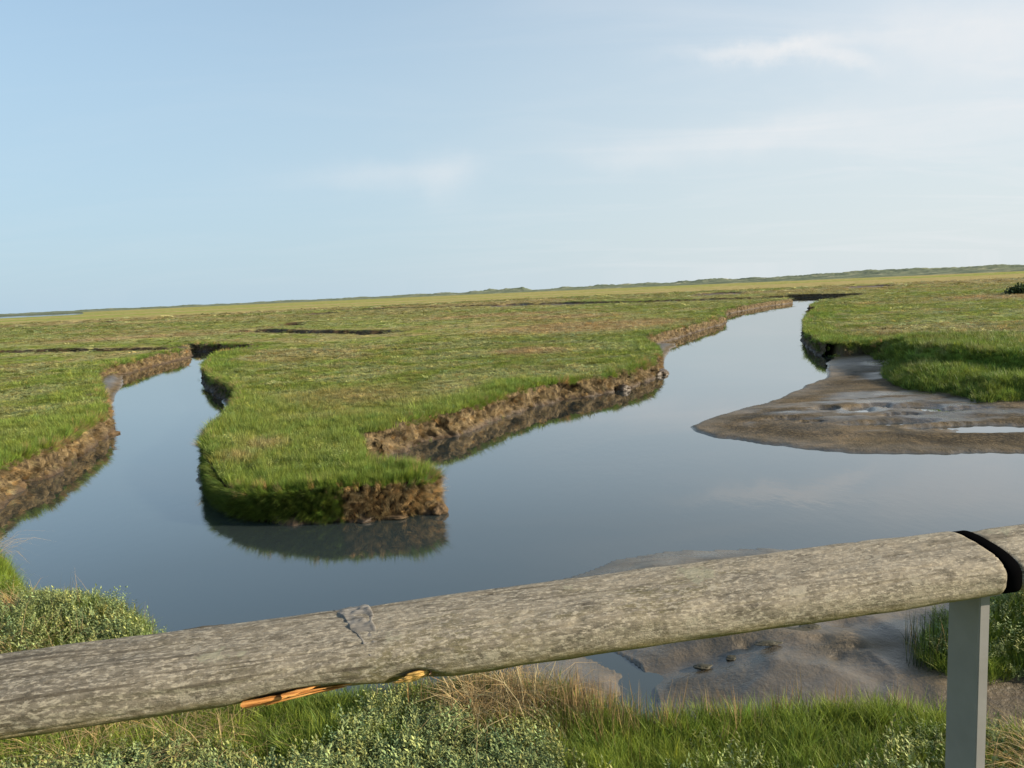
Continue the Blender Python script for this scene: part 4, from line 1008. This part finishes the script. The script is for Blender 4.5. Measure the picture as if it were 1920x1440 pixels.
# cirrus: noise on a flat cloud layer, thickest towards the sun side
zc = math_(N, L, 'MAXIMUM', sep.outputs[2], .02)
den = math_(N, L, 'ADD', zc, .12)
cx = math_(N, L, 'DIVIDE', sep.outputs[0], den); cy = math_(N, L, 'DIVIDE', sep.outputs[1], den)
cv = N('CombineXYZ'); L(cx, cv.inputs[0]); L(cy, cv.inputs[1])
mp = N('Mapping'); mp.inputs['Scale'].default_value = (.55, 1.6, 1); mp.inputs['Rotation'].default_value = (0, 0, .5); L(cv.outputs[0], mp.inputs['Vector'])
cn = N('TexNoise', i_Scale=1.3, i_Detail=9.0, i_Roughness=.58, i_Distortion=.9); L(mp.outputs[0], cn.inputs['Vector'])
cr = ramp(N, [(.46, 0), (.72, 1)]); L(cn.outputs['Fac'], cr.inputs[0])
side = N('MapRange', clamp=True, interpolation_type='SMOOTHSTEP'); L(sep.outputs[0], side.inputs[0]); side.inputs[1].default_value = -.25; side.inputs[2].default_value = .75
veil = math_(N, L, 'MULTIPLY', side.outputs[0], .38)
cov = math_(N, L, 'ADD', math_(N, L, 'MULTIPLY', cr.outputs[0], math_(N, L, 'ADD', math_(N, L, 'MULTIPLY', side.outputs[0], .30), .06)), veil, True)
def wisp(px, py, wx, wy, tilt, amt, cov):
    """one feathery cirrus streak in that direction of the sky"""
    c = ray(px, py).normalized(); rgt = (CM @ Vector((1, 0, 0))); up = (CM @ Vector((0, 1, 0)))
    a = rgt*math.cos(tilt)+up*math.sin(tilt); b_ = up*math.cos(tilt)-rgt*math.sin(tilt)
    wn = N('TexNoise', i_Scale=9.0, i_Detail=6.0, i_Roughness=.6); L(D, wn.inputs['Vector'])
    vs = N('VectorMath', operation='MULTIPLY_ADD'); L(wn.outputs['Color'], vs.inputs[0]); vs.inputs[1].default_value = (.07, .07, .05); L(D, vs.inputs[2])
    sb = N('VectorMath', operation='SUBTRACT'); L(vs.outputs[0], sb.inputs[0]); sb.inputs[1].default_value = (c.x+.035, c.y+.035, c.z+.025)
    o_ = []
    for ax, w_ in ((a, wx), (b_, wy)):
        dt = N('VectorMath', operation='DOT_PRODUCT'); L(sb.outputs[0], dt.inputs[0]); dt.inputs[1].default_value = ax/w_
        o_.append(math_(N, L, 'POWER', math_(N, L, 'ABSOLUTE', dt.outputs['Value']), 2.0))
    g = math_(N, L, 'POWER', 2.718, math_(N, L, 'MULTIPLY', math_(N, L, 'ADD', o_[0], o_[1]), -1.0))
    fn = N('TexNoise', i_Scale=22.0, i_Detail=5.0, i_Roughness=.6); L(D, fn.inputs['Vector'])
    g = math_(N, L, 'MULTIPLY', g, math_(N, L, 'ADD', .45, fn.outputs['Fac']))
    return math_(N, L, 'ADD', cov, math_(N, L, 'MULTIPLY', g, amt), True)
cov = wisp(1440, 102, .085, .0075, R(-4), .55, cov)
cov = wisp(1550, 122, .045, .007, R(-18), .45, cov)
cov = wisp(740, 330, .12, .016, R(6), .24, cov)
cov = wisp(840, 345, .035, .028, R(35), .24, cov)
cov = wisp(1810, 60, .11, .04, R(-12), .5, cov)
cov = wisp(1420, 250, .14, .020, R(6), .38, cov)
cov = wisp(1760, 240, .12, .022, R(2), .25, cov)
cov = wisp(1180, 300, .06, .012, R(-10), .20, cov)
skc = mix(N, L, 1.0, sky.outputs[0], (.93, 1.05, 1.07), 'MULTIPLY')
# humid air low over the coast: pale blue-grey, whiter towards the sun
hz = N('MapRange', clamp=True, interpolation_type='SMOOTHSTEP'); L(sep.outputs[0], hz.inputs[0]); hz.inputs[1].default_value = -.65; hz.inputs[2].default_value = .6
hcol = mix(N, L, hz.outputs[0], (2.30, 3.08, 3.72), (3.15, 3.58, 3.76))
hf = ramp(N, [(0, .96), (.2, .78), (.45, .42), (.8, .18)]); L(sep.outputs[2], hf.inputs[0])
skc = mix(N, L, hf.outputs[0], skc, hcol)
cloudc = N('RGB'); cloudc.outputs[0].default_value = (4.2, 4.3, 4.4, 1)
fin = mix(N, L, cov, skc, cloudc.outputs[0])
bg = N('Background'); L(fin, bg.inputs[0]); bg.inputs[1].default_value = .092
ow = N('OutputWorld'); L(bg.outputs[0], ow.inputs[0])

S.view_settings.view_transform = 'Standard'; S.view_settings.look = 'None'; S.view_settings.gamma = 1; S.view_settings.exposure = 1.12
S.render.engine = 'CYCLES'; S.cycles.max_bounces = 6; S.cycles.use_denoising = True
S.cycles.sample_clamp_indirect = 8
